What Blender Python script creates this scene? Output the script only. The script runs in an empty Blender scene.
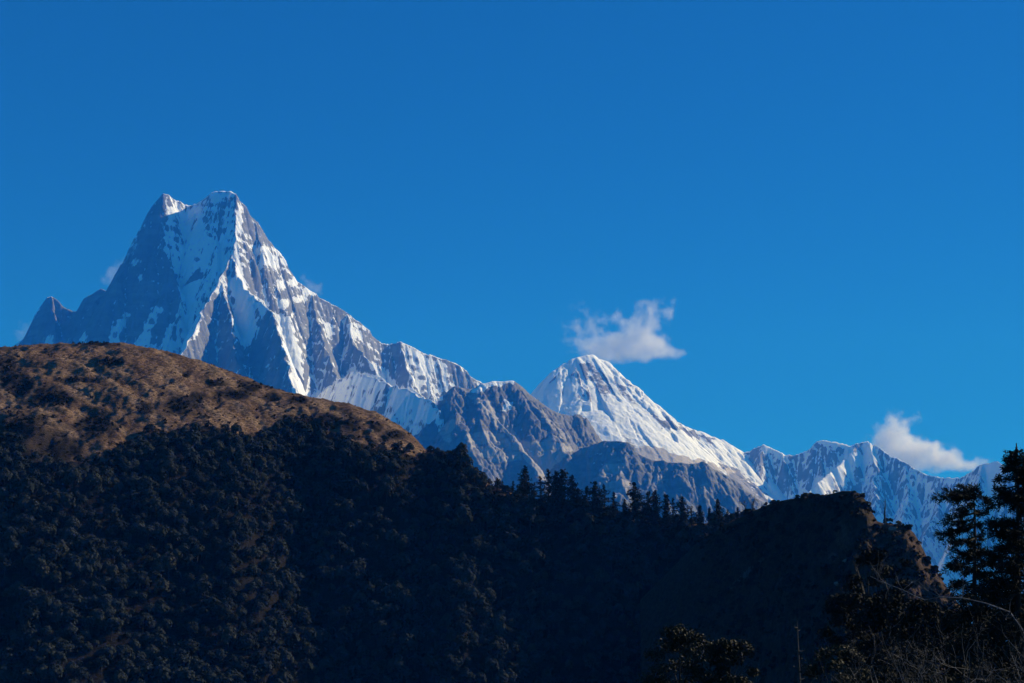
import bpy, math, random
import numpy as np

scene = bpy.context.scene
COL = scene.collection
rad = math.radians

# ---------------------------------------------------------------- camera
F_PX, W, H = 1400.0, 1024, 683
HORIZON = 640.0
PITCH = math.atan((HORIZON - H / 2) / F_PX)
cam_d = bpy.data.cameras.new('camera')
cam = bpy.data.objects.new('camera', cam_d)
COL.objects.link(cam)
cam_d.sensor_fit = 'HORIZONTAL'
cam_d.sensor_width = 36.0
cam_d.lens = 36.0 * F_PX / W
cam_d.clip_start = 0.3
cam_d.clip_end = 90000.0
cam.location = (0, 0, 0)
cam.rotation_euler = (math.pi / 2 + PITCH, 0, 0)
scene.camera = cam

# ---------------------------------------------------------------- sky and sun
SUN_AZ, SUN_EL = rad(63.0), rad(33.0)          # azimuth from +Y towards +X
world = bpy.data.worlds.new('World')
scene.world = world
world.use_nodes = True
nt = world.node_tree
bg = nt.nodes['Background']
sky = nt.nodes.new('ShaderNodeTexSky')
sky.sky_type = 'NISHITA'
sky.sun_disc = False
sky.sun_elevation = SUN_EL
sky.sun_rotation = SUN_AZ
sky.altitude = 3400
sky.air_density = 1.0
sky.dust_density = 0.0
sky.ozone_density = 2.0
gam = nt.nodes.new('ShaderNodeGamma')
gam.inputs[1].default_value = 0.75
nt.links.new(sky.outputs[0], gam.inputs[0])
tint = nt.nodes.new('ShaderNodeMix'); tint.data_type = 'RGBA'; tint.blend_type = 'MULTIPLY'
tint.inputs[0].default_value = 1.0; tint.inputs[7].default_value = (0.05, 0.64, 1.46, 1)
nt.links.new(gam.outputs[0], tint.inputs[6])
nt.links.new(tint.outputs[2], bg.inputs[0])
bg.inputs[1].default_value = 0.10
sun_d = bpy.data.lights.new('sun', 'SUN')
sun_d.energy = 5.0
sun_d.angle = rad(0.5)
sun_d.color = (1.0, 0.955, 0.885)
sun = bpy.data.objects.new('sun', sun_d)
COL.objects.link(sun)
SUN_DIR = np.array([math.sin(SUN_AZ) * math.cos(SUN_EL), math.cos(SUN_AZ) * math.cos(SUN_EL), math.sin(SUN_EL)])
from mathutils import Vector
sun.rotation_euler = Vector(SUN_DIR).to_track_quat('Z', 'Y').to_euler()
sun.location = (3000, 1000, 3000)

scene.view_settings.view_transform = 'Standard'
scene.view_settings.look = 'None'
scene.view_settings.exposure = 0.0
scene.view_settings.gamma = 1.0
scene.view_settings.use_curve_mapping = False
scene.render.engine = 'CYCLES'
scene.cycles.use_denoising = True
scene.cycles.max_bounces = 5
scene.cycles.diffuse_bounces = 2
scene.cycles.transparent_max_bounces = 12
scene.cycles.volume_bounces = 4
HAZE_DENSITY = 4.6e-5
HAZE_COLOR = (0.02, 0.26, 1.0, 1.0)


# ---------------------------------------------------------------- helpers
def P(px, py, Y):
    """world point seen at a pixel of the photograph, at distance Y ahead"""
    cx = (np.asarray(px, float) - W / 2) / F_PX
    cy = (H / 2 - np.asarray(py, float)) / F_PX
    dy = math.cos(PITCH) - cy * math.sin(PITCH)
    dz = math.sin(PITCH) + cy * math.cos(PITCH)
    Y = np.asarray(Y, float)
    return np.stack([cx * Y / dy, Y + 0 * cx, dz * Y / dy], -1)


def proj(x, y, z):
    d = y * math.cos(PITCH) + z * math.sin(PITCH)
    u = -y * math.sin(PITCH) + z * math.cos(PITCH)
    return W / 2 + F_PX * x / d, H / 2 - F_PX * u / d


class Noise:
    def __init__(self, seed):
        r = np.random.RandomState(seed)
        self.p = r.permutation(512)
        a = r.rand(512) * 2 * np.pi
        self.g = np.stack([np.cos(a), np.sin(a)], -1)

    def n2(self, x, y):
        x = np.asarray(x, float); y = np.asarray(y, float)
        xi = np.floor(x); yi = np.floor(y)
        fx = x - xi; fy = y - yi
        xi = xi.astype(np.int64); yi = yi.astype(np.int64)
        u = fx * fx * fx * (fx * (fx * 6 - 15) + 10)
        v = fy * fy * fy * (fy * (fy * 6 - 15) + 10)

        def g(i, j):
            h = self.p[(self.p[i & 511] + j) & 511]
            gr = self.g[h]
            return gr
        g00 = g(xi, yi); g10 = g(xi + 1, yi); g01 = g(xi, yi + 1); g11 = g(xi + 1, yi + 1)
        a = g00[..., 0] * fx + g00[..., 1] * fy
        b = g10[..., 0] * (fx - 1) + g10[..., 1] * fy
        c = g01[..., 0] * fx + g01[..., 1] * (fy - 1)
        d = g11[..., 0] * (fx - 1) + g11[..., 1] * (fy - 1)
        return (a + u * (b - a) + v * (c + u * (d - c) - (a + u * (b - a)))) * 1.5

    def fbm(self, x, y, octaves=4, gain=0.5):
        s = 0; a = 1.0; f = 1.0
        for i in range(octaves):
            s = s + a * self.n2(x * f + 17.3 * i, y * f - 9.1 * i)
            a *= gain; f *= 2.03
        return s


def smooth(a, b, x):
    t = np.clip((x - a) / (b - a), 0, 1)
    return t * t * (3 - 2 * t)


def blur(Z, r):
    k = 2 * r + 1
    for ax in (0, 1):
        pad = [(0, 0), (0, 0)]; pad[ax] = (r + 1, r)
        c = np.cumsum(np.pad(Z, pad, mode='edge'), axis=ax)
        Z = (c[k:] - c[:-k]) / k if ax == 0 else (c[:, k:] - c[:, :-k]) / k
    return Z


def raw_mesh(name, V, Q, mats, attrs=None, mat_idx=None, smooth_shade=True):
    me = bpy.data.meshes.new(name)
    V = np.asarray(V, np.float32); Q = np.asarray(Q, np.int32)
    n = len(Q)
    me.vertices.add(len(V)); me.vertices.foreach_set('co', V.ravel())
    me.loops.add(n * 4); me.loops.foreach_set('vertex_index', Q.ravel())
    me.polygons.add(n)
    me.polygons.foreach_set('loop_start', np.arange(0, n * 4, 4, dtype=np.int32))
    me.polygons.foreach_set('loop_total', np.full(n, 4, np.int32))
    me.polygons.foreach_set('use_smooth', np.full(n, smooth_shade, bool))
    for m in (mats if isinstance(mats, (list, tuple)) else [mats]):
        me.materials.append(m)
    if mat_idx is not None:
        me.polygons.foreach_set('material_index', np.asarray(mat_idx, np.int32))
    for k, v in (attrs or {}).items():
        a = me.attributes.new(k, 'FLOAT', 'POINT')
        a.data.foreach_set('value', np.asarray(v, np.float32).ravel())
    me.update()
    return me


def grid_quads(nr, nc):
    i = np.arange(nr * nc).reshape(nr, nc)
    return np.stack([i[:-1, :-1], i[:-1, 1:], i[1:, 1:], i[1:, :-1]], -1).reshape(-1, 4)


def add(name, me, parent=None, loc=None):
    o = bpy.data.objects.new(name, me)
    COL.objects.link(o)
    if parent is not None:
        o.parent = parent
    if loc is not None:
        o.location = loc
    return o


def tag(o, label, cat, group=None, kind=None):
    o['label'] = label; o['category'] = cat
    if group: o['group'] = group
    if kind: o['kind'] = kind
    return o


def copy_tree(o, loc=None, rz=0.0, sc=1.0):
    c = o.copy(); COL.objects.link(c)
    for ch in list(o.children):
        d = ch.copy(); COL.objects.link(d); d.parent = c
    if loc is not None: c.location = loc
    c.rotation_euler = (0, 0, rz); c.scale = (sc, sc, sc)
    return c


class MB:
    """collects quads; builds one mesh"""
    def __init__(self):
        self.V = []; self.Q = []; self.T = []; self.n = 0

    def put(self, V, Q, t=0.5):
        V = np.asarray(V, float).reshape(-1, 3)
        self.V.append(V); self.Q.append(np.asarray(Q, int).reshape(-1, 4) + self.n)
        self.T.append(np.broadcast_to(np.asarray(t, float), (len(V),)))
        self.n += len(V)

    def tube(self, pts, radii, k=5, t=0.5):
        pts = np.asarray(pts, float); n = len(pts)
        radii = np.broadcast_to(np.asarray(radii, float), (n,))
        tan = np.gradient(pts, axis=0)
        tan /= np.linalg.norm(tan, axis=1, keepdims=True) + 1e-9
        ref = np.where(np.abs(tan[:, 2:3]) > 0.9, [[1.0, 0, 0]], [[0, 0, 1.0]])
        a = np.cross(tan, ref); a /= np.linalg.norm(a, axis=1, keepdims=True) + 1e-9
        b = np.cross(tan, a)
        th = np.arange(k) * 2 * np.pi / k
        V = pts[:, None] + radii[:, None, None] * (np.cos(th)[None, :, None] * a[:, None] + np.sin(th)[None, :, None] * b[:, None])
        i = np.arange(n * k).reshape(n, k); j = np.roll(i, -1, 1)
        Q = np.stack([i[:-1], j[:-1], j[1:], i[1:]], -1)
        self.put(V, Q, t)

    def leaves(self, C, size, rng, normal=None, aspect=1.0, tilt=0.6, t=None):
        C = np.asarray(C, float); n = len(C)
        if n == 0: return
        N = rng.normal(size=(n, 3))
        if normal is not None:
            N = np.asarray(normal) + tilt * N
        N /= np.linalg.norm(N, axis=1, keepdims=True) + 1e-9
        A = np.cross(N, rng.normal(size=(n, 3))); A /= np.linalg.norm(A, axis=1, keepdims=True) + 1e-9
        B = np.cross(N, A)
        s = np.broadcast_to(np.asarray(size, float), (n,)) * rng.uniform(0.6, 1.35, n)
        A = A * s[:, None]; B = B * (s * aspect)[:, None]
        V = np.stack([C - A, C - B * 0.8, C + A, C + B * 1.1], 1)
        tt = rng.rand(n) if t is None else np.broadcast_to(t, (n,))
        self.put(V, np.arange(4 * n).reshape(n, 4), np.repeat(tt, 4))

    def oriented(self, C, D, length, width, rng, t=None):
        """thin needle sprays: quads at C pointing along D"""
        C = np.asarray(C, float); n = len(C)
        D = np.asarray(D, float); D = D / (np.linalg.norm(D, axis=1, keepdims=True) + 1e-9)
        S = np.cross(D, rng.normal(size=(n, 3))); S /= np.linalg.norm(S, axis=1, keepdims=True) + 1e-9
        l = length * rng.uniform(0.6, 1.3, n); w = width * rng.uniform(0.7, 1.3, n)
        e = C + D * l[:, None]; m = C + D * (0.5 * l)[:, None]
        V = np.stack([C, m - S * w[:, None], e, m + S * w[:, None]], 1)
        tt = rng.rand(n) if t is None else np.broadcast_to(t, (n,))
        self.put(V, np.arange(4 * n).reshape(n, 4), np.repeat(tt, 4))

    def arrays(self):
        return np.concatenate(self.V), np.concatenate(self.Q), np.concatenate(self.T)

    def mesh(self, name, mat, smooth_shade=False):
        V, Q, T = self.arrays()
        return raw_mesh(name, V, Q, mat, {'tint': T}, smooth_shade=smooth_shade)


# ---------------------------------------------------------------- materials
class NT:
    def __init__(self, name):
        self.m = bpy.data.materials.new(name); self.m.use_nodes = True
        self.t = self.m.node_tree; self.b = self.t.nodes['Principled BSDF']

    def new(self, ty, **kw):
        n = self.t.nodes.new(ty)
        for k, v in kw.items(): setattr(n, k, v)
        return n

    def link(self, a, b): self.t.links.new(a, b)

    def coord(self, scale=(1, 1, 1)):
        tc = self.new('ShaderNodeTexCoord'); mp = self.new('ShaderNodeMapping')
        mp.inputs['Scale'].default_value = scale
        self.link(tc.outputs['Object'], mp.inputs[0])
        return mp.outputs[0]

    def noise(self, vec, scale, detail=6, rough=0.55, dist=0.0):
        n = self.new('ShaderNodeTexNoise')
        n.inputs['Scale'].default_value = scale; n.inputs['Detail'].default_value = detail
        n.inputs['Roughness'].default_value = rough; n.inputs['Distortion'].default_value = dist
        self.link(vec, n.inputs['Vector'])
        return n.outputs[0]

    def ramp(self, fac, stops):
        r = self.new('ShaderNodeValToRGB')
        el = r.color_ramp.elements
        while len(el) < len(stops): el.new(0.5)
        for e, (p, c) in zip(el, stops):
            e.position = p
            e.color = (*c, 1) if not np.isscalar(c) else (c, c, c, 1)
        self.link(fac, r.inputs[0])
        return r.outputs[0]

    def mix(self, fac, a, b):
        n = self.new('ShaderNodeMix', data_type='RGBA')
        for s, v in ((n.inputs[0], fac), (n.inputs[6], a), (n.inputs[7], b)):
            if hasattr(v, 'links'): self.link(v, s)
            elif np.isscalar(v): s.default_value = v
            else: s.default_value = (*v, 1)
        return n.outputs[2]

    def math(self, op, a, b=0.0, clamp=False):
        n = self.new('ShaderNodeMath', operation=op); n.use_clamp = clamp
        for s, v in ((n.inputs[0], a), (n.inputs[1], b)):
            if hasattr(v, 'links'): self.link(v, s)
            else: s.default_value = v
        return n.outputs[0]

    def attr(self, name):
        n = self.new('ShaderNodeAttribute'); n.attribute_name = name
        return n.outputs['Fac']

    def bump(self, h, strength, dist):
        n = self.new('ShaderNodeBump')
        n.inputs['Strength'].default_value = strength; n.inputs['Distance'].default_value = dist
        self.link(h, n.inputs['Height']); self.link(n.outputs[0], self.b.inputs['Normal'])

    def done(self, color=None, rough=0.9, spec=0.2):
        if color is not None:
            if hasattr(color, 'links'): self.link(color, self.b.inputs['Base Color'])
            else: self.b.inputs['Base Color'].default_value = (*color, 1)
        if hasattr(rough, 'links'): self.link(rough, self.b.inputs['Roughness'])
        else: self.b.inputs['Roughness'].default_value = rough
        self.b.inputs['Specular IOR Level'].default_value = spec
        return self.m


def mountain_mat(name, rock_a, rock_b, pale):
    m = NT(name)
    v = m.coord((1, 1, 1)); vz = m.coord((0.35, 0.35, 2.2))
    n1 = m.noise(v, 0.004, 8, 0.6)
    n2 = m.noise(vz, 0.011, 8, 0.65, 0.6)
    rock = m.mix(m.ramp(n1, [(0.35, 0.0), (0.65, 1.0)]), rock_a, rock_b)
    rock = m.mix(m.ramp(n2, [(0.38, 0.0), (0.66, 0.75)]), rock, tuple(c * 0.62 for c in rock_a))
    palecol = m.mix(m.noise(v, 0.02, 6, 0.65), pale, tuple(c * 0.7 for c in pale))
    pf = m.math('ADD', m.attr('pale'), m.math('MULTIPLY', m.math('SUBTRACT', n2, 0.5), 1.5))
    rock = m.mix(m.ramp(pf, [(0.42, 0.0), (0.62, 1.0)]), rock, palecol)
    fine = m.noise(v, 0.035, 7, 0.7)
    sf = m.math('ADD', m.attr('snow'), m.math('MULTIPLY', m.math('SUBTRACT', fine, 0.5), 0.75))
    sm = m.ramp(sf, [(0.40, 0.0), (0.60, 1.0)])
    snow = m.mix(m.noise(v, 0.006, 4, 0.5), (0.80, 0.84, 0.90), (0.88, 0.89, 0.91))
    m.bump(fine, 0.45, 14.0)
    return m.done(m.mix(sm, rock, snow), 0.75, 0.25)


MAT_A = mountain_mat('grey_rock_and_snow', (0.145, 0.152, 0.158), (0.215, 0.22, 0.218), (0.42, 0.40, 0.38))
MAT_B = mountain_mat('brown_rock_and_scree', (0.108, 0.108, 0.110), (0.172, 0.164, 0.158), (0.38, 0.355, 0.335))
MAT_C = mountain_mat('dark_rock_and_ice', (0.15, 0.15, 0.165), (0.24, 0.22, 0.21), (0.46, 0.41, 0.35))
MAT_D = mountain_mat('slate_rock', (0.10, 0.108, 0.112), (0.155, 0.158, 0.155), (0.36, 0.33, 0.315))
MAT_E = mountain_mat('far_rock_and_snow', (0.17, 0.17, 0.18), (0.22, 0.21, 0.21), (0.45, 0.40, 0.38))


def leaf_mat(name, stops, spec=0.3, rough=0.6):
    m = NT(name)
    c = m.ramp(m.attr('tint'), stops)
    v = m.coord()
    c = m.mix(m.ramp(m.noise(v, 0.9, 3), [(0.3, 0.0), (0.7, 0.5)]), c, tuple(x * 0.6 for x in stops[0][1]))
    return m.done(c, rough, spec)


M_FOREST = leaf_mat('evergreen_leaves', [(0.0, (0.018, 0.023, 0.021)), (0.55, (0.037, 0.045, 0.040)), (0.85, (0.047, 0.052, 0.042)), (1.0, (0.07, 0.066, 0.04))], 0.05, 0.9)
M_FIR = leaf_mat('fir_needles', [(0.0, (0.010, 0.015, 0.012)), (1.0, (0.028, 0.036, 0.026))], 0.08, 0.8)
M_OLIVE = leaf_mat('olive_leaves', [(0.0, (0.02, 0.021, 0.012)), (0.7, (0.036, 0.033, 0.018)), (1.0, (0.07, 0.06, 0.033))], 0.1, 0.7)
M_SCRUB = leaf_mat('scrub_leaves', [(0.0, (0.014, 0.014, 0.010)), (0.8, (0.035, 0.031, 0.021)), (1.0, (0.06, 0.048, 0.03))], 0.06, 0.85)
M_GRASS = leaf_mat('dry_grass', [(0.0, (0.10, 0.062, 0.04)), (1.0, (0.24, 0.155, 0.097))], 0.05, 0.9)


def bark_mat(name, a, b):
    m = NT(name)
    n = m.noise(m.coord((1, 1, 0.35)), 5.0, 6, 0.65)
    m.bump(n, 0.6, 0.03)
    return m.done(m.mix(m.ramp(n, [(0.35, 0.0), (0.65, 1.0)]), a, b), 0.9, 0.2)


M_BARK = bark_mat('dark_bark', (0.018, 0.016, 0.014), (0.045, 0.04, 0.034))
M_TWIG = bark_mat('pale_twig', (0.075, 0.07, 0.066), (0.21, 0.2, 0.19))
M_SNAG = bark_mat('weathered_wood', (0.025, 0.024, 0.024), (0.07, 0.065, 0.06))


# ---------------------------------------------------------------- mountains
def jitter_line(pts, seed, step, amp):
    r = np.random.RandomState(seed)
    out = [pts[0]]
    for a, b in zip(pts[:-1], pts[1:]):
        L = np.linalg.norm(b[:2] - a[:2]); k = max(1, int(L / step))
        for i in range(1, k + 1):
            p = a + (b - a) * i / k
            if i < k:
                p = p + r.normal(size=3) * np.array([amp, amp, amp * 0.7])
            out.append(p)
    return np.array(out)


def grow_spurs(line, rng, spacing, s, L, m_rng, theta, step, front_only):
    res = []
    seg = np.diff(line, axis=0); sl = np.linalg.norm(seg[:, :2], axis=1)
    acc = np.concatenate([[0], np.cumsum(sl)])
    pos = spacing * rng.uniform(0.2, 0.9)
    while pos < acc[-1]:
        i = min(np.searchsorted(acc, pos) - 1, len(seg) - 1); i = max(i, 0)
        p = line[i] + seg[i] * (pos - acc[i]) / max(sl[i], 1e-6)
        t = seg[i][:2] / max(sl[i], 1e-6)
        if seg[i][2] > 0: t = -t
        grade = abs(seg[i][2]) / max(sl[i], 1e-6)
        for sgn in (-1, 1):
            n = np.array([-t[1], t[0]]) * sgn
            if front_only and n[1] > 0.25: continue
            if rng.rand() < 0.12: continue
            th = rng.normal(theta[0], theta[1]) * min(1.0, grade * 1.5)
            d = n * math.cos(th) + t * math.sin(th)
            ang = math.atan2(d[1], d[0])
            q = np.array([p[0], p[1], p[2] - s * 4.0]); pl = [q.copy()]
            m = s * rng.uniform(*m_rng); Lk = L * rng.uniform(0.45, 1.3); run = 0
            while run < Lk:
                ang += rng.normal(0, 0.13)
                mm = m * (1 + 0.3 * rng.normal())
                mm = max(mm, 0.35 * s)
                q = q + np.array([math.cos(ang) * step, math.sin(ang) * step, -mm * step]); pl.append(q.copy()); run += step
            res.append(np.array(pl))
        pos += spacing * rng.uniform(0.55, 1.5)
    return res


def build_mountain(name, mat, rng_seed, bounds, dx, mains, extra, s, spur, sub, fl_amp, strata, bias_polys, bias0, pale_polys, jit=7.0, rough=20.0, pale0=-1.0, wS=(0.75, 0.5, 0.8), zfloor=-160.0):
    """mains/extra: lists of pixel ridges [(px,py,Y)...]; ridges become 3-D crest lines and the faces fall away from them"""
    rng = np.random.RandomState(rng_seed)
    nz = Noise(rng_seed + 5)
    x0, x1, y0, y1 = bounds
    xs = np.arange(x0, x1, dx); ys = np.arange(y0, y1, dx)
    X, Y = np.meshgrid(xs, ys)
    Z = np.full(X.shape, -1e9); D = np.full(X.shape, 1e3); T = np.zeros(X.shape)
    lines = []
    for k, r in enumerate(mains + extra):
        r = np.array(r, float); w = P(r[:, 0], r[:, 1], r[:, 2])
        lines.append((jitter_line(w, rng_seed + k, 35.0, jit if k < len(mains) else jit * 1.6), 1800.0, k < len(mains)))
    lv1 = []
    for ln, R, ismain in lines:
        lv1 += grow_spurs(ln, rng, spur[0], s, spur[1], spur[2], (0.45, 0.3), 45.0, True)
    lv2 = []
    for ln in lv1:
        lv2 += grow_spurs(ln, rng, sub[0], s, sub[1], (0.74, 0.93), (0.7, 0.25), 28.0, False)
    allr = [(l, R) for l, R, _ in lines] + [(l, 480.0) for l in lv1] + [(l, 170.0) for l in lv2]
    s0, s1, Rk = s * 1.12, s * 0.80, 260.0
    for ln, R in allr:
        off = rng.rand() * 5000
        arc = 0.0
        for a, b in zip(ln[:-1], ln[1:]):
            ix0 = max(0, int((min(a[0], b[0]) - R - x0) / dx)); ix1 = min(len(xs), int((max(a[0], b[0]) + R - x0) / dx) + 2)
            iy0 = max(0, int((min(a[1], b[1]) - R - y0) / dx)); iy1 = min(len(ys), int((max(a[1], b[1]) + R - y0) / dx) + 2)
            L = math.hypot(b[0] - a[0], b[1] - a[1])
            if ix0 < ix1 and iy0 < iy1:
                gx = xs[ix0:ix1][None, :] - a[0]; gy = ys[iy0:iy1][:, None] - a[1]
                ex, ey = (b[0] - a[0]) / max(L, 1e-6), (b[1] - a[1]) / max(L, 1e-6)
                u = np.clip(gx * ex + gy * ey, 0, L)
                d = np.sqrt((gx - u * ex) ** 2 + (gy - u * ey) ** 2)
                z = a[2] + (b[2] - a[2]) * u / max(L, 1e-6) - (s1 * d + (s0 - s1) * Rk * (1 - np.exp(-d / Rk)))
                sub_ = (slice(iy0, iy1), slice(ix0, ix1))
                mk = z > Z[sub_]
                Z[sub_] = np.where(mk, z, Z[sub_]); D[sub_] = np.where(mk, d, D[sub_]); T[sub_] = np.where(mk, u + arc + off, T[sub_])
            arc += L
    # flutes running down the fall line, then broken rock
    for lam, am in ((170, 1.0), (75, 0.8), (34, 0.65), (18, 0.5)):
        f = 1 - 2 * np.abs(nz.n2(T / lam, D / (lam * 5.0) + lam))
        Z += fl_amp * am * lam * 0.11 * f * np.clip(D / (lam * 0.6), 0, 1)
    k = np.clip(D / 40, 0.12, 1)
    Z += k * rough * nz.fbm(X / 150, Y / 150, 6, 0.66)
    if strata:
        q = (Z + 0.25 * X + 22 * nz.fbm(X / 260, Y / 260, 3)) / strata[0]
        Z += strata[1] * k * (np.abs((q % 1.0) - 0.5) - 0.25) * (0.6 + 0.8 * nz.n2(X / 300 + 5, Y / 300))
        q = (Z + 0.25 * X) / (strata[0] * 0.37)
        Z += strata[1] * 0.35 * k * (np.abs((q % 1.0) - 0.5) - 0.25)
    Z = np.maximum(Z, zfloor - 40 + 25 * nz.fbm(X / 400, Y / 400, 3))
    # snow cover
    gy_, gx_ = np.gradient(Z, dx)
    sl = np.sqrt(gx_ ** 2 + gy_ ** 2)
    dsl = (sl - blur(sl, 12)); dsl /= dsl.std() + 1e-6
    cv = blur(Z, 3) - Z; cv = np.clip(cv / (cv.std() + 1e-6), -2, 2)
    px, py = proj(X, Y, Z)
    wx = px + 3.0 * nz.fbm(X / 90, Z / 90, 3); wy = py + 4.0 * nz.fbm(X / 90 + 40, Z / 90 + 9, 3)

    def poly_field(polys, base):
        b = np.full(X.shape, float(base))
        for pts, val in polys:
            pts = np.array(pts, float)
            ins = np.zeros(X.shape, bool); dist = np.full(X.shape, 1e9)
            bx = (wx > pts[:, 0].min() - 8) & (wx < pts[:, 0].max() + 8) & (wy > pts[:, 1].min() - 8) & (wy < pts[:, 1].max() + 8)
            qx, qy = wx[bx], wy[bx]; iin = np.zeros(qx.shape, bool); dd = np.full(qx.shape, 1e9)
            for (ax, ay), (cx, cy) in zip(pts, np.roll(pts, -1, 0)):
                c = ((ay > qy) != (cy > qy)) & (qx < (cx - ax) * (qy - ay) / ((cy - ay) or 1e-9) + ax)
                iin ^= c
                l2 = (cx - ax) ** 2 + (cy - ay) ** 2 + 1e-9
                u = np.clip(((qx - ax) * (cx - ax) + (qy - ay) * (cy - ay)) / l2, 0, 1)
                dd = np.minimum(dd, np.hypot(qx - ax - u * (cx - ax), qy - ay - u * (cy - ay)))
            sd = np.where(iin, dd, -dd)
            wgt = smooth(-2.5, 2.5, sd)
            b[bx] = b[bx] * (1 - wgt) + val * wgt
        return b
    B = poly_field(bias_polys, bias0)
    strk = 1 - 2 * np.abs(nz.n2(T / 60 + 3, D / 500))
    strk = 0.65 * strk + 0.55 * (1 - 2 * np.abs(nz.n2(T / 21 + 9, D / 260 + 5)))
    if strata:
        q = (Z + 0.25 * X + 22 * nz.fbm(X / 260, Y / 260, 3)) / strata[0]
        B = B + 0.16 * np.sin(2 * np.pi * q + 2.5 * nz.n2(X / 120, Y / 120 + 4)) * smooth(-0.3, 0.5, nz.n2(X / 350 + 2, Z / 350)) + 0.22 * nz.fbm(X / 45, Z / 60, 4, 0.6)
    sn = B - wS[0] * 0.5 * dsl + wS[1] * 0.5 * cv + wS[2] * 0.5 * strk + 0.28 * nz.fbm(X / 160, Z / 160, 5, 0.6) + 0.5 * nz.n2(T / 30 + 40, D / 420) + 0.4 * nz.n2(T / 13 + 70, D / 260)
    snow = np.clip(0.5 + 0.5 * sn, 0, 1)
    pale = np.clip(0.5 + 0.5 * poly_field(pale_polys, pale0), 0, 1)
    V = np.stack([X, Y, Z], -1).reshape(-1, 3)
    Q = grid_quads(len(ys), len(xs))
    keep = (Z.ravel()[Q].max(1) > zfloor)
    return add(name, raw_mesh(name, V, Q[keep], mat, {'snow': snow, 'pale': pale}))


def at_y(pts, Y):
    tab = np.array(Y if isinstance(Y, list) else [(0, Y), (1, Y)], float)
    return [(a, b, float(np.interp(a, tab[:, 0], tab[:, 1])) if len(r) == 0 else r[0]) for a, b, *r in pts]


# --- the twin-summit peak on the left
A0 = at_y([(-60, 380), (-10, 356), (12, 349), (22, 340), (30, 328), (40, 307), (47, 297), (52, 296), (58, 300), (68, 309), (76, 311), (84, 298),
           (92, 294), (101, 288), (107, 291), (114, 284), (126, 270), (134, 254), (143, 239), (145, 226), (149, 212), (158, 199), (163, 193, 10920),
           (168, 194, 10950), (176, 200, 11040), (184, 204, 11080), (190, 205, 11090), (197, 203, 11080), (206, 197, 11020), (212, 192, 10980), (224, 191, 10960), (236, 193, 10950),
           (240, 201), (248, 212), (258, 222), (268, 239), (280, 252), (288, 267), (297, 281), (310, 290), (325, 300), (345, 311), (360, 322),
           (372, 335), (382, 343), (390, 344), (400, 341), (409, 345), (420, 351), (435, 356), (450, 361), (462, 367), (475, 379), (488, 386), (520, 415), (560, 450)],
          [(-60, 11700), (22, 11500), (101, 11220), (163, 10920), (236, 10950), (268, 11120), (310, 11350), (345, 11500), (384, 11700), (400, 11720), (475, 12050), (560, 12350)])
A_S1 = [(236, 194, 10950), (236, 215, 10840), (235, 232, 10740), (232, 252, 10610), (225, 270, 10470), (217, 286, 10320), (204, 308, 10090), (196, 327, 9890), (182, 352, 9620), (168, 385, 9280)]
A_SL = [(164, 194, 10920), (162, 222, 10810), (165, 250, 10690), (172, 270, 10590), (180, 291, 10480), (180, 312, 10380), (168, 342, 10230), (160, 370, 10100)]
A_S2 = [(231, 256, 10590), (243, 286, 10430), (258, 300, 10280), (273, 311, 10130), (277, 328, 9970), (286, 352, 9740), (291, 380, 9490), (300, 402, 9300)]
A_S2b = [(222, 281, 10380), (227, 300, 10230), (232, 325, 10040), (237, 350, 9850), (238, 385, 9600)]
A_S3 = [(312, 292, 11360), (316, 315, 11190), (322, 338, 11010), (333, 365, 10790), (338, 392, 10560)]
A_S4 = [(347, 313, 11510), (352, 338, 11320), (366, 357, 11150), (380, 376, 10980), (396, 392, 10820), (410, 412, 10650)]
A_S5 = [(400, 342, 11720), (405, 362, 11560), (413, 388, 11350), (425, 400, 11240)]
A_F = [(296, 415, 10600), (322, 392, 10420), (340, 378, 10240), (354, 370, 10100), (374, 378, 9900), (398, 386, 9660), (424, 396, 9430), (440, 410, 9250)]
A_W1 = [(101, 289, 11220), (97, 312, 11080), (92, 345, 10900)]
A_W2 = [(52, 297, 11370), (56, 320, 11240), (52, 350, 11070)]
A_W3 = [(134, 255, 11080), (136, 285, 10920), (130, 318, 10740), (122, 350, 10560)]
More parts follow.
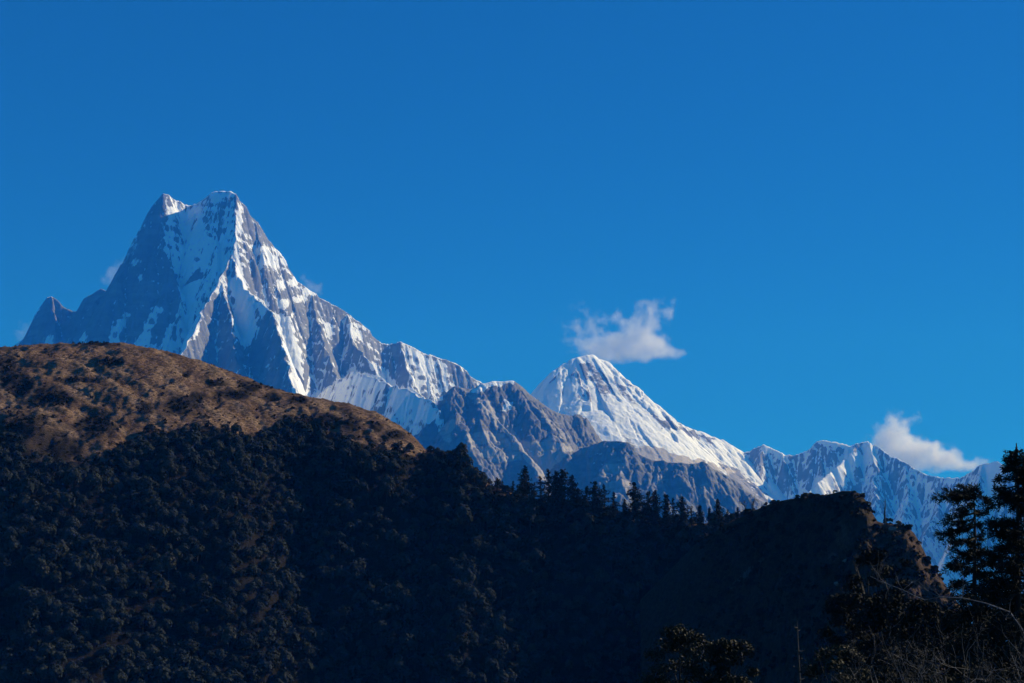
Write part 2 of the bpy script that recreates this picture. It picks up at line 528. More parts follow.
A_bias = [
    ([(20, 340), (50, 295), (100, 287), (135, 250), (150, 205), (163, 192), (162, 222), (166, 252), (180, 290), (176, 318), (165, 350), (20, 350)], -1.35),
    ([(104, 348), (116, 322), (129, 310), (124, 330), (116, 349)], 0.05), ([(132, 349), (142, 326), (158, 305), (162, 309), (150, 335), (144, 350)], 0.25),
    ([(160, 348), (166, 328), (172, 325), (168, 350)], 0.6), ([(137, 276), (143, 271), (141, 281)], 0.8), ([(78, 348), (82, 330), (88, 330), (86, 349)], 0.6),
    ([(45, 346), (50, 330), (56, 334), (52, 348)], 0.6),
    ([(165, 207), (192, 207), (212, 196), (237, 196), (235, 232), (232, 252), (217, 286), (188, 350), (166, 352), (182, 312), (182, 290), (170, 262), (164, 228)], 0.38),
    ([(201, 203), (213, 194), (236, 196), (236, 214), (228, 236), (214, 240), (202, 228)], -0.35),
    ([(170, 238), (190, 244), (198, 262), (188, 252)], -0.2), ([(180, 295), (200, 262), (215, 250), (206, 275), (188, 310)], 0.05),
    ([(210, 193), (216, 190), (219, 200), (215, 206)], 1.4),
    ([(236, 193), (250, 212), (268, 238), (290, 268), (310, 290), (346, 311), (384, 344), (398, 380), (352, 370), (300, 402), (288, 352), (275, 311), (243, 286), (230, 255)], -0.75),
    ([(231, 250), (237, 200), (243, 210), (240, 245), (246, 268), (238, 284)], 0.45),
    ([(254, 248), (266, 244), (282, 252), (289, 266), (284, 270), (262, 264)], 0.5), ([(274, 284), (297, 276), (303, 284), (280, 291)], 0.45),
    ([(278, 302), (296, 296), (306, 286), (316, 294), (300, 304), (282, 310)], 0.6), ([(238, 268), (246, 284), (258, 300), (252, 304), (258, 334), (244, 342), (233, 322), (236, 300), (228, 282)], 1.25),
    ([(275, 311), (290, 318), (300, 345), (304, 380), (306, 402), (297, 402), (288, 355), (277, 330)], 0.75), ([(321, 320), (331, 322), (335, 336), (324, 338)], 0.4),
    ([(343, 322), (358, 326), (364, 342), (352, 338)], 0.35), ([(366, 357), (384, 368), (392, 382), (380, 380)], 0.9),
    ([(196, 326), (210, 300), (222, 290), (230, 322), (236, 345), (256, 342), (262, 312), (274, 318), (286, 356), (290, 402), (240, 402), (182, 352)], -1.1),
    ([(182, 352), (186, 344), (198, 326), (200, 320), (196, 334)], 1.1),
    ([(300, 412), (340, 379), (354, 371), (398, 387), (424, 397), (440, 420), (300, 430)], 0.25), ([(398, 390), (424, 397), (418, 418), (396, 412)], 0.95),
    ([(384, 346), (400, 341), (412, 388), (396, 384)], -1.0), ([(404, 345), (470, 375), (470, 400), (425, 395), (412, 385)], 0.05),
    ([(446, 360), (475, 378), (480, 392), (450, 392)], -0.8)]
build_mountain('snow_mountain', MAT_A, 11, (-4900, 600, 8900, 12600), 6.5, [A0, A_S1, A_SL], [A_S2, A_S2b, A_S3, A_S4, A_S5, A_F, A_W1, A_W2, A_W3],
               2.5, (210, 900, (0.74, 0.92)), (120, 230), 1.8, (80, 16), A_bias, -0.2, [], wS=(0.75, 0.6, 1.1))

# --- brown rock ridge in front of the gap
B0 = at_y([(396, 470), (408, 446), (422, 426), (438, 404), (448, 391), (454, 386), (462, 388), (472, 389), (480, 384), (492, 381), (505, 381), (513, 380), (519, 384),
           (530, 394), (541, 402), (552, 410), (562, 414), (572, 416), (580, 414), (586, 424), (594, 438), (606, 452), (640, 480), (700, 520)], [(396, 9900), (454, 9450), (480, 9500), (515, 9600), (594, 10000), (700, 10400)])
B_1 = [(466, 390, 9480), (483, 406, 9370), (503, 425, 9220), (515, 440, 9100), (532, 460, 8940), (545, 485, 8760)]
B_2 = [(513, 381, 9600), (532, 405, 9470), (548, 425, 9340), (562, 445, 9210), (560, 462, 9100)]
B_3 = [(454, 387, 9450), (455, 408, 9270), (463, 428, 9090), (472, 450, 8890), (490, 478, 8640)]
B_4 = [(580, 415, 9940), (584, 436, 9800), (590, 455, 9680)]
B_bias = [([(468, 394), (482, 383), (515, 378), (513, 384), (496, 386), (478, 393)], 1.6), ([(423, 418), (430, 404), (441, 394), (444, 399), (434, 412), (426, 424)], 1.3),
          ([(504, 400), (512, 402), (510, 414), (500, 412)], 0.05)]
B_pale = [([(464, 389), (474, 390), (504, 420), (520, 438), (548, 476), (543, 484), (528, 462), (508, 436), (484, 412)], 0.8),
          ([(466, 432), (500, 432), (514, 446), (520, 462), (480, 458), (470, 450)], 0.25), ([(520, 440), (548, 440), (572, 446), (546, 474), (538, 470)], 0.75), ([(440, 432), (452, 416), (456, 424), (448, 446)], 0.4),
          ([(535, 405), (560, 420), (570, 440), (548, 440)], -0.05)]
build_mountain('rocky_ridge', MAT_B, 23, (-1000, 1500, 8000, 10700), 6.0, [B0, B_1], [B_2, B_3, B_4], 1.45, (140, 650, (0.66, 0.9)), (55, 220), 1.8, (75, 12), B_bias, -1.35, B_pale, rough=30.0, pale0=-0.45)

# --- slate ridge below the snow pyramid
D0 = at_y([(500, 500), (530, 481), (545, 472), (560, 461), (578, 450), (598, 443), (617, 440), (628, 442), (637, 452), (650, 459), (668, 462), (688, 464), (703, 461), (714, 469), (726, 476), (740, 486), (760, 500), (790, 522), (840, 560)], [(500, 9500), (617, 9100), (637, 9080), (690, 9050), (840, 9450)])
D_1 = [(617, 441, 9150), (612, 462, 9030), (600, 485, 8900), (590, 510, 8760)]
D_2 = [(560, 462, 9150), (572, 480, 9030), (580, 505, 8890)]
D_3 = [(662, 462, 9150), (655, 482, 9040), (650, 505, 8900)]
D_4 = [(703, 462, 9150), (700, 482, 9030), (706, 505, 8900)]
D_5 = [(637, 452, 9150), (640, 470, 9050), (634, 500, 8880)]
D_pale = [([(612, 450), (624, 456), (632, 490), (606, 500), (596, 480)], 0.1), ([(655, 470), (664, 480), (662, 500), (648, 500)], 0.1), ([(706, 480), (716, 490), (704, 496), (698, 490)], 0.3)]
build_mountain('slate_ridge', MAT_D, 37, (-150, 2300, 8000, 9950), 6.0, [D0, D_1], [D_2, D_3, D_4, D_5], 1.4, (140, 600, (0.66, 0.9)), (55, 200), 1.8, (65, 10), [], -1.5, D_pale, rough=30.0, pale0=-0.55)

# --- the snow pyramid
C0 = at_y([(470, 470), (505, 430), (528, 405), (537, 395), (545, 383), (552, 375), (560, 366), (570, 360), (582, 356), (592, 354), (600, 359), (608, 362), (617, 374), (630, 390),
           (642, 404), (655, 414), (670, 419), (690, 428), (715, 437), (735, 447), (748, 455), (756, 478), (764, 510)], [(470, 12250), (537, 12520), (592, 12900), (655, 13500), (748, 14400), (810, 14800)])
C_1 = [(592, 355, 12900), (600, 378, 12720), (612, 400, 12500), (628, 420, 12270), (640, 440, 12020)]
C_2 = [(570, 360, 12750), (572, 385, 12580), (580, 408, 12380), (590, 424, 12180), (600, 445, 11940)]
C_3 = [(552, 375, 12620), (548, 396, 12460), (552, 410, 12290)]
C_4 = [(655, 415, 13500), (660, 432, 13260), (668, 445, 13040), (676, 470, 12700)]
C_5 = [(690, 428, 13840), (698, 444, 13600), (712, 460, 13340), (722, 480, 13060)]
C_bias = [([(573, 367), (586, 360), (599, 365), (612, 384), (622, 402), (606, 394), (592, 403), (579, 400), (572, 386)], -0.25),
          ([(606, 364), (614, 376), (632, 397), (646, 412), (640, 413), (620, 396)], -0.1), ([(646, 409), (660, 417), (690, 429), (715, 438), (712, 443), (688, 436), (664, 428), (650, 420)], -0.7),
          ([(622, 433), (638, 441), (650, 443), (672, 450), (700, 460), (722, 463), (738, 466), (752, 478), (795, 530), (620, 530)], -1.0)]
C_pale = [([(625, 436), (730, 458), (736, 472), (700, 472), (630, 462)], 0.7)]
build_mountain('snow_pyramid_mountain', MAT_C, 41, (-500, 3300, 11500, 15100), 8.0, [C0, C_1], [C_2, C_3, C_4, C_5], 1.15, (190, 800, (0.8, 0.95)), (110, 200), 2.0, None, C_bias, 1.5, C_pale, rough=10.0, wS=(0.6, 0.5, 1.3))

# --- the far snow ridge on the right
E0 = at_y([(640, 540), (690, 492), (715, 474), (730, 463), (745, 452), (757, 447), (764, 444), (774, 449), (785, 455), (798, 454), (806, 451), (814, 443), (822, 440), (840, 443), (850, 446), (858, 443), (868, 441),
           (876, 445), (885, 452), (895, 457), (905, 462), (915, 469), (930, 475), (945, 478), (960, 478), (970, 472), (978, 465), (986, 463), (998, 461), (1010, 470), (1040, 482), (1100, 510), (1180, 560)], [(640, 14300), (764, 14100), (868, 13850), (985, 12800), (1100, 11750), (1180, 11200)])
E_1 = [(858, 444, 13830), (842, 462, 13600), (822, 480, 13320), (800, 500, 13000), (780, 530, 12600)]
E_2 = [(870, 442, 13790), (876, 470, 13500), (874, 505, 13150), (866, 545, 12740)]
E_3 = [(984, 464, 12810), (978, 485, 12610), (962, 520, 12250), (945, 560, 11850), (925, 600, 11450)]
E_4 = [(764, 445, 14100), (760, 470, 13850), (752, 500, 13550)]
E_5 = [(905, 463, 13530), (908, 490, 13270), (900, 530, 12880), (888, 570, 12480)]
E_6 = [(945, 479, 13240), (938, 505, 12980), (924, 540, 12620), (908, 580, 12200)]
E_bias = [([(725, 470), (764, 443), (800, 454), (822, 440), (856, 446), (836, 466), (815, 482), (770, 490), (725, 485)], -0.55), ([(850, 450), (870, 450), (850, 480), (800, 505), (815, 482)], 0.5),
          ([(818, 438), (850, 444), (852, 450), (836, 446), (820, 444)], 1.6), ([(757, 446), (766, 443), (790, 455), (786, 458), (766, 450)], 1.4), ([(866, 440), (872, 441), (874, 456), (869, 462)], 1.2),
          ([(980, 464), (1002, 460), (1004, 490), (990, 500), (984, 480)], 1.3), ([(925, 530), (960, 520), (955, 600), (925, 590)], 0.0)]
E_pale = [([(922, 545), (962, 540), (965, 620), (920, 610)], 0.8)]
build_mountain('far_snow_ridge', MAT_E, 53, (900, 6400, 10700, 14900), 9.0, [E0, E_3], [E_1, E_2, E_4, E_5, E_6], 1.9, (130, 1300, (0.82, 0.93)), (120, 220), 1.5, None, E_bias, -0.2, E_pale, rough=14.0, wS=(0.6, 0.6, 1.3))

for nm, lab in (('snow_mountain', 'sharp twin summit snow mountain on the left with a fluted white face'), ('rocky_ridge', 'brown rock ridge with a thin snow cap right of the twin summit'),
                ('slate_ridge', 'low blue grey rock ridge under the white pyramid peak'), ('snow_pyramid_mountain', 'white pyramid peak beneath the cloud with a long snow shoulder'),
                ('far_snow_ridge', 'hazy blue snow ridge farthest right behind the dark knoll')):
    tag(bpy.data.objects[nm], lab, 'mountain', kind='structure')

# ---------------------------------------------------------------- ground sheet and near slope
NZ = Noise(77)
VALLEY = -175.0


def ground_z(x, y):
    x = np.asarray(x, float); y = np.asarray(y, float)
    r = np.hypot(x, y)
    t = 0.23 * y - x + 2
    soft = np.where(t > 20, t, 2.5 * np.log1p(np.exp(np.clip(t, -200, 60) / 2.5)))
    z = -1.8 - 0.035 * np.maximum(y, 0) - 0.42 * soft
    z = z - 0.35 * np.maximum(0, y - 110)
    z = z + 0.5 * NZ.fbm(x / 14, y / 14, 3) * smooth(6, 25, r)
    k = 6.0
    return np.maximum(z, VALLEY) + 0 * x


gx = np.sinh(np.linspace(-8.6, 8.6, 300)) / np.sinh(8.6) * 14500
gy = np.sinh(np.linspace(-6.5, 8.6, 300)) / np.sinh(8.6) * 17500
GX, GY = np.meshgrid(gx, gy)
m = NT('dry_ground')
v = m.coord()
n1 = m.noise(v, 0.25, 8, 0.65)
m.bump(n1, 0.7, 0.5)
M_GROUND = m.done(m.ramp(n1, [(0.3, (0.03, 0.026, 0.018)), (0.55, (0.07, 0.055, 0.035)), (0.75, (0.12, 0.095, 0.06))]), 0.95, 0.1)
tag(add('ground', raw_mesh('ground', np.stack([GX, GY, ground_z(GX, GY)], -1).reshape(-1, 3), grid_quads(300, 300), M_GROUND)),
    'brown near slope falling away to the valley floor', 'ground', kind='structure')


# ---------------------------------------------------------------- the near hills
def interp(tab, q):
    tab = np.array(tab, float)
    xs_, v_ = tab[:, 0], tab[:, 1]
    return np.interp(q, xs_, v_)


def crest_z(tab_py, q, Yc):
    py = interp(tab_py, q)
    p = P(q, py, Yc)
    return p[..., 2]


def col_x(px, Y, sky_tab):        # a column runs straight in plan through its crest point
    cy = (H / 2 - interp(sky_tab, px)) / F_PX
    return (px - W / 2) / F_PX * Y / (math.cos(PITCH) - cy * math.sin(PITCH))


H_SKY = [(-140, 372), (-60, 356), (0, 347), (30, 345), (60, 343), (100, 342), (125, 343), (150, 347), (175, 353), (200, 361), (240, 374), (262, 384), (285, 391), (300, 394), (330, 400), (350, 404), (375, 412), (400, 425), (412, 434), (425, 449),
         (445, 452), (458, 453), (465, 456), (472, 466), (482, 478), (492, 486), (520, 494), (560, 505), (590, 512), (620, 518), (660, 522), (700, 524), (740, 517), (760, 514), (800, 530), (860, 560), (960, 620)]
H_YC = [(-140, 980), (0, 990), (100, 985), (200, 970), (300, 945), (400, 915), (425, 900), (465, 870), (500, 850), (620, 830), (700, 800), (760, 780), (960, 740)]
H_WG = [(-140, 170), (0, 180), (60, 165), (120, 150), (180, 120), (240, 105), (300, 70), (350, 62), (400, 45), (425, 16), (470, 10), (960, 12)]


def hill_height(px, s):
    """px: column; s: metres in front of the crest (towards the camera)"""
    Yc = interp(H_YC, px)
    # the crest pixel sits on a bearing; convert to a column that is straight in plan
    zc = crest_z(H_SKY, px, Yc)
    wg = interp(H_WG, px)
    sp = np.maximum(s, 0)
    a, b = 0.38, 1.02
    tt = np.clip(sp / wg, 0, 1.6)
    u = np.clip(tt, 0, 1.6)
    # slope goes from a to b over 1.6 wg
    drop = wg * (a * u + (b - a) * u * u / 3.2) + b * np.maximum(sp - 1.6 * wg, 0)
    drop = np.where(s < 0, -0.45 * s, drop)
    x = col_x(px, Yc - s, H_SKY); y = Yc - s
    pw = px - 0.28 * np.maximum(sp - 40, 0) + 22 * NZ.fbm(x / 90 + 31, y / 90, 3)
    g = np.interp(pw, [-140, 0, 90, 200, 290, 330, 420, 470, 540, 620, 700, 800, 960], [0.2, 0.9, 0.1, 0.7, -0.9, -1.0, 0.9, 0.7, -0.1, -0.6, -1.2, -1.0, -1.0])
    z = zc - drop + g * 19 * smooth(10, 150, sp - 0.5 * wg)
    k = smooth(2, 40, sp)
    z = z + k * (5.5 * NZ.fbm(x / 70, y / 90, 4) + 5.0 * smooth(60, 160, sp) * NZ.n2(x / 38 + 3, y / 160))
    return x, y, z


M_px = np.arange(-130, 900, 1.6)
s_list = np.concatenate([np.arange(-160, -12, 8.0), np.arange(-12, 175, 1.15), np.arange(175, 520, 3.0)])
PXG, SG = np.meshgrid(M_px, s_list)
HX, HY, HZ = hill_height(PXG, SG)
kk = smooth(0.5, 12, np.abs(SG))
# terracettes, small scarps and hummocks on the grass
sc = NZ.fbm(HX / 26 + 11, HZ / 15 - HX / 60, 4)
HZ = HZ + 0.9 * NZ.fbm(HX / 9 + 70, HY / 9, 4, 0.6) * smooth(470, 380, PXG) + kk * (1.5 * NZ.fbm(HX / 13, HY / 13, 4, 0.6) + 0.5 * NZ.fbm(HX / 3.1, HY / 3.1, 2) - 1.7 * smooth(0.15, 0.7, sc) * smooth(8, 30, SG))
scarp = smooth(0.15, 0.55, sc)
hpx, hpy = proj(HX, HY, HZ)


def blob(px, py, cx, cy, rx, ry):
    return np.exp(-(((px - cx) / rx) ** 2 + ((py - cy) / ry) ** 2))


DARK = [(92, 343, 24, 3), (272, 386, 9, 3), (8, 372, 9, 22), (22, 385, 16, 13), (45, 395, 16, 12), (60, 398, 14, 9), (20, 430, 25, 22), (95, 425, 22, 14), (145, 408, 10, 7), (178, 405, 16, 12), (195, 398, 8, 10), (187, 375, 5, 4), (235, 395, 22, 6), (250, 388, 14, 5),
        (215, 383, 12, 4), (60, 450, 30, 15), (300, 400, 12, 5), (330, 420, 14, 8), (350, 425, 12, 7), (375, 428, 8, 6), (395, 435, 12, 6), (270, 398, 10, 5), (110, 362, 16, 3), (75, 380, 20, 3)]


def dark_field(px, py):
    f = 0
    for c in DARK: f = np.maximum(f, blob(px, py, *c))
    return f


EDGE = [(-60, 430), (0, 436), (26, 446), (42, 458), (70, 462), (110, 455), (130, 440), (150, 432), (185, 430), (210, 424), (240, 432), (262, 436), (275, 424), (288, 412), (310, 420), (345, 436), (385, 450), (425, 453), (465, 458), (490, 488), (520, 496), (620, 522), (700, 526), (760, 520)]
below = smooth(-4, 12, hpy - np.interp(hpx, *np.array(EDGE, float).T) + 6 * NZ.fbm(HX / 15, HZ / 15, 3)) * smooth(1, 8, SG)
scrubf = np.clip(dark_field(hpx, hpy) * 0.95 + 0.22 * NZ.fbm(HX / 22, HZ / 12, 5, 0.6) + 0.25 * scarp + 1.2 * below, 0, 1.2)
m = NT('dry_hill_grass')
v = m.coord(); vs = m.coord((0.6, 1, 2.0))
g1 = m.noise(v, 0.035, 8, 0.65); g2 = m.noise(vs, 0.5, 7, 0.7)
c = m.ramp(g1, [(0.3, (0.125, 0.072, 0.046)), (0.5, (0.225, 0.134, 0.083)), (0.68, (0.33, 0.208, 0.13))])
c = m.mix(m.ramp(m.attr('streak'), [(0.45, 0.0), (0.8, 0.85)]), c, (0.35, 0.228, 0.143))
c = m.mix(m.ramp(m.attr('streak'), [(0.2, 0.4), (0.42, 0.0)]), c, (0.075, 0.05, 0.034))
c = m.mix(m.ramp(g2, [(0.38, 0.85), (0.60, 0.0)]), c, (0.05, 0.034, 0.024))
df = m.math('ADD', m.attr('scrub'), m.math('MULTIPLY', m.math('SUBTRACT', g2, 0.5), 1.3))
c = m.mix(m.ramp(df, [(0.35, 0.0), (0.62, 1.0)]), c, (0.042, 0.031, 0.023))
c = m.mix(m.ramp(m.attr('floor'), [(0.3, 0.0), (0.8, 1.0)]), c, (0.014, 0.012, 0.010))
m.bump(g2, 1.0, 1.6)
M_HILL = m.done(c, 0.95, 0.05)
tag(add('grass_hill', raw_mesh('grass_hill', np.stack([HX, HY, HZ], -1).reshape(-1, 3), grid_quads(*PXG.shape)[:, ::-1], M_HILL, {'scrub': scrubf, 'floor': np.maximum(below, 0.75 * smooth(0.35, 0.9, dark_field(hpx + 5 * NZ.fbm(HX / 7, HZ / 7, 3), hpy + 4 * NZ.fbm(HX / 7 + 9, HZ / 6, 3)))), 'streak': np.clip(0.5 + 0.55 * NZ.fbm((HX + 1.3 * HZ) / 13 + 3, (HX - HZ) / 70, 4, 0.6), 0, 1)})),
    'brown grassy hill falling to a dark wooded slope on the left', 'hill', kind='structure')

K_SKY = [(640, 600), (680, 560), (700, 540), (720, 528), (740, 518), (760, 508), (775, 502), (790, 499), (810, 497), (830, 494), (842, 491), (853, 491), (861, 494), (866, 501), (869, 508), (873, 514), (877, 521), (885, 524), (897, 524), (906, 526),
         (914, 533), (920, 543), (926, 555), (932, 566), (940, 577), (948, 589), (958, 603), (972, 625), (1000, 680), (1040, 740)]
K_YC = [(640, 640), (700, 610), (760, 570), (800, 540), (850, 500), (900, 480), (950, 455), (1040, 420)]


def knoll_height(px, s):
    Yc = interp(K_YC, px)
    zc = crest_z(K_SKY, px, Yc)
    sp = np.maximum(s, 0)
    drop = 0.55 * np.minimum(sp, 12) + 0.95 * np.maximum(sp - 12, 0)
    drop = np.where(s < 0, -0.9 * s, drop)
    x = col_x(px, Yc - s, K_SKY); y = Yc - s
    k = smooth(1, 25, sp)
    z = zc - drop + k * (9 * NZ.fbm(x / 34 + 60, y / 34, 6, 0.62) + 3 * NZ.n2(x / 12, y / 60)) + 1.2 * NZ.fbm(x / 5, y / 5, 3) * smooth(0, 6, np.abs(s))
    return x, y, z


kp = np.arange(640, 1040, 1.0)
ks = np.concatenate([np.arange(-90, -6, 6.0), np.arange(-6, 60, 1.0), np.arange(60, 300, 3.0)])
PXK, SK = np.meshgrid(kp, ks)
KX, KY, KZ = knoll_height(PXK, SK)
kpx, kpy = proj(KX, KY, KZ)
rockf = smooth(858, 900, kpx + 18 * NZ.fbm(KX / 9, KZ / 9, 3)) * 0.75 + 0.9 * blob(kpx, kpy, 842, 535, 6, 14) + 0.8 * blob(kpx, kpy, 833, 557, 6, 4) + 0.25
sl1 = np.maximum(blob(kpx + (kpy - 575) * 1.1, kpy, 745, 575, 5, 20), 0.7 * blob(kpx + (kpy - 578) * 1.3, kpy, 783, 578, 5, 8))
m = NT('knoll_rock_and_turf')
v = m.coord()
g1 = m.noise(v, 0.12, 8, 0.7); g2 = m.noise(v, 0.6, 7, 0.7)
turf = m.mix(m.ramp(g2, [(0.35, 0.0), (0.65, 1.0)]), (0.022, 0.018, 0.014), (0.07, 0.052, 0.036))
rock = m.ramp(g2, [(0.3, (0.03, 0.022, 0.018)), (0.55, (0.10, 0.064, 0.048)), (0.75, (0.24, 0.165, 0.125))])
rf = m.math('ADD', m.attr('rock'), m.math('MULTIPLY', m.math('SUBTRACT', g1, 0.5), 1.5))
c = m.mix(m.ramp(rf, [(0.45, 0.0), (0.65, 1.0)]), turf, rock)
c = m.mix(m.ramp(m.math('ADD', m.attr('scar'), m.math('MULTIPLY', m.math('SUBTRACT', g2, 0.5), 1.6)), [(0.45, 0.0), (0.9, 0.8)]), c, (0.13, 0.125, 0.125))
m.bump(g2, 1.0, 2.0)
M_KNOLL = m.done(c, 0.95, 0.05)
tag(add('rock_knoll', raw_mesh('rock_knoll', np.stack([KX, KY, KZ], -1).reshape(-1, 3), grid_quads(*PXK.shape)[:, ::-1], M_KNOLL, {'rock': np.clip(rockf, 0, 1), 'scar': np.clip(sl1, 0, 1)})),
    'dark rocky knoll with a broken right edge on the right', 'hill', kind='structure')


# --- unseen hill added right of the frame to shade the saddle and the wood
ex = np.arange(90, 3000, 14.0); ey = np.arange(40, 2700, 14.0)
EX, EY = np.meshgrid(ex, ey)
rx = 0.78 * EY + 60 + 25 * NZ.fbm(EY / 300, EY * 0 + 3, 2)
top = np.interp(EY, [40, 123, 213, 400, 690, 900, 1150, 1400, 1700, 2200, 2700], [-150, -140, -80, 20, 215, 350, 540, 710, 820, 750, 520])
EZ = top - np.where(EX < rx, 1.75 * (rx - EX), 0.7 * (EX - rx)) + 18 * NZ.fbm(EX / 120, EY / 120, 5)
EZ = np.maximum(EZ, -190)
tag(add('shading_hill', raw_mesh('shading_hill', np.stack([EX, EY, EZ], -1).reshape(-1, 3), grid_quads(*EX.shape), M_HILL, {'scrub': np.clip(0.8 + 0.4 * NZ.fbm(EX / 60, EY / 60, 3), 0, 1), 'streak': EX * 0 + 0.4, 'floor': EX * 0 + 0.5})),
    'steep scrub covered hill added out of view on the right to shade the saddle', 'hill', kind='structure')


# ---------------------------------------------------------------- trees
def crown_lumps(mb, rng, R, Ht, n_lump, n_leaf, size, base=0.12, tint=None):
    """rounded broadleaf crown: leaf clumps on the shells of many lumps, with gaps between"""
    for i in range(n_lump):
        a = rng.rand() * 2 * np.pi; h = rng.rand() ** 0.8
        rr = R * (0.25 + 0.6 * math.sqrt(rng.rand())) * (1 - 0.75 * h ** 2)
        c = np.array([math.cos(a) * rr, math.sin(a) * rr, Ht * (base + (0.95 - base) * h)])
        lr = R * rng.uniform(0.26, 0.46)
        d = rng.normal(size=(n_leaf, 3)); d /= np.linalg.norm(d, axis=1, keepdims=True)
        d[:, 2] = np.where(d[:, 2] < -0.4, -d[:, 2], d[:, 2])
        C = c + d * lr * rng.uniform(0.65, 1.08, (n_leaf, 1)) * np.array([1, 1, 0.85])
        mb.leaves(C, size, rng, normal=d, tilt=0.3, t=np.clip((tint if tint is not None else 0.4) + rng.normal(0, 0.09, n_leaf), 0, 1))


def limbs(mb, rng, Ht, R, r0, n=7, k=5):
    mb.tube([(0, 0, -1.2), (0.02 * Ht, 0, Ht * 0.3), (0, 0.03 * Ht, Ht * 0.62), (0, 0, Ht * 0.9)], [r0 * 1.25, r0, r0 * 0.6, r0 * 0.15], k)
    for i in range(n):
        a = rng.rand() * 6.28; h = rng.uniform(0.25, 0.75) * Ht; L = R * rng.uniform(0.6, 0.95)
        mb.tube([(0, 0, h), (math.cos(a) * L * 0.5, math.sin(a) * L * 0.5, h + 0.12 * Ht), (math.cos(a) * L, math.sin(a) * L, h + 0.2 * Ht)], [r0 * 0.5, r0 * 0.32, r0 * 0.08], 4)


forest_var = []
for i in range(7):
    rng = np.random.RandomState(100 + i)
    mb = MB()
    R = rng.uniform(3.8, 5.4); Ht = rng.uniform(6.5, 10.0)
    tn = [0.05, 0.3, 0.62, 0.2, 0.75, 0.45, 0.97][i]
    d = rng.normal(size=(430, 3)); d[:, 2] = np.where(d[:, 2] < -0.5, -d[:, 2], d[:, 2]); d /= np.linalg.norm(d, axis=1, keepdims=True)
    nzc = Noise(900 + i)
    bump_ = 1 + [0.22, 0.45, 0.3, 0.55, 0.25, 0.5, 0.35][i] * nzc.n2(d[:, 0] * 2.2 + 7, d[:, 1] * 2.2 + d[:, 2] * 2.2)
    C = d * bump_[:, None] * rng.uniform(0.88, 1.03, (430, 1)) * np.array([(0.75 + 0.2 * rng.rand()) * R, (0.75 + 0.2 * rng.rand()) * R, 0.46 * Ht]) + [0, 0, 0.5 * Ht]
    mb.leaves(C, 0.5, rng, normal=d, tilt=0.28, t=np.clip(tn + rng.normal(0, 0.09, 430), 0, 1))
    crown_lumps(mb, rng, R * 0.85, Ht, 6, 36, 0.46, tint=tn)
    tb = MB(); limbs(tb, rng, Ht, R, 0.22, 4, 4)
    cv, cq, ct = mb.arrays(); tv, tq, tt = tb.arrays()
    lc = cv[cq].mean(1); dd_ = ((lc[:, None] - lc[None]) ** 2).sum(-1); np.fill_diagonal(dd_, 9)
    cq = cq[np.sqrt(np.partition(dd_, 2, axis=1)[:, 2]) < 0.8]          # no stray leaf off the crown
    used_ = np.unique(cq); cq = np.searchsorted(used_, cq); cv = cv[used_]; ct = ct[used_]
    forest_var.append((np.concatenate([cv, tv]), np.concatenate([cq, tq + len(cv)]), np.concatenate([ct, tt]), np.concatenate([np.zeros(len(cq), int), np.ones(len(tq), int)])))
forest_mesh = [raw_mesh('forest_tree', v_[0], v_[1], [M_FOREST, M_BARK], {'tint': v_[2]}, v_[3], False) for v_ in forest_var]

# positions: blue-noise like scatter over the hill's front and the saddle
rng = np.random.RandomState(5)
cand_px = rng.uniform(-40, 760, 60000); cand_s = rng.uniform(-9, 430, 60000)
cx_, cy_, cz_ = hill_height(cand_px, cand_s)
qx, qy = proj(cx_, cy_, cz_)
EDGE = [(-60, 430), (0, 436), (26, 446), (42, 458), (70, 462), (110, 455), (130, 440), (150, 432), (185, 430), (210, 424), (240, 432), (262, 436), (275, 424), (288, 412), (310, 420), (345, 436), (385, 450), (425, 453), (465, 458), (490, 488), (520, 496), (620, 522), (700, 526), (760, 520)]
edge = np.interp(qx, *np.array(EDGE, float).T) + 7 * NZ.fbm(cx_ / 15, cz_ / 15, 3) + 3 - 9 * smooth(478, 500, qx)
ok = (qy > edge) & (qy < 705)
dens = 0.55 + 0.6 * NZ.fbm(cx_ / 40 + 8, cz_ / 40, 3)
ok &= (rng.rand(60000) < np.clip(dens + 0.9, 0.7, 1))
# thin near the upper-left scrub
idx = np.where(ok)[0]
cells = {}; keep = []
for i in idx:
    key = (int(cx_[i] // 4.5), int(cy_[i] // 4.5))
    bad = False
    for a in (-1, 0, 1):
        for b in (-1, 0, 1):
            j = cells.get((key[0] + a, key[1] + b))
            if j is not None and (cx_[j] - cx_[i]) ** 2 + (cy_[j] - cy_[i]) ** 2 < 4.5 ** 2: bad = True
    if bad: continue
    cells[key] = i; keep.append(i)
keep = np.array(keep)
var = rng.randint(0, 6, len(keep)); rare = rng.rand(len(keep)) < 0.03; var[rare] = 6
scl = 0.5 + 0.85 * rng.rand(len(keep)) ** 1.3 + 0.18 * NZ.fbm(cx_[keep] / 45, cz_[keep] / 45, 2); rots = rng.rand(len(keep)) * 6.28
scl[qy[keep] < edge[keep] + 14] *= 0.75
inview = (qx[keep] > 6) & (qx[keep] < 640) & (qy[keep] < 672)
sizep = scl / cy_[keep] * np.where(inview, 1, 0.01)
order = np.argsort(-sizep)
print('forest trees', len(keep))
FOREST_LABEL = 'dark rounded evergreen tree crowded among others in the shaded wood below the hill'
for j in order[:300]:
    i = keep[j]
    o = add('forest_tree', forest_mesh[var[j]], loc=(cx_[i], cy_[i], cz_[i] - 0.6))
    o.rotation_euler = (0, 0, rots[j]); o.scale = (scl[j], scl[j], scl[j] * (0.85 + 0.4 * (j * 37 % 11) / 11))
    tag(o, FOREST_LABEL, 'tree', 'evergreen trees of the shaded wood')


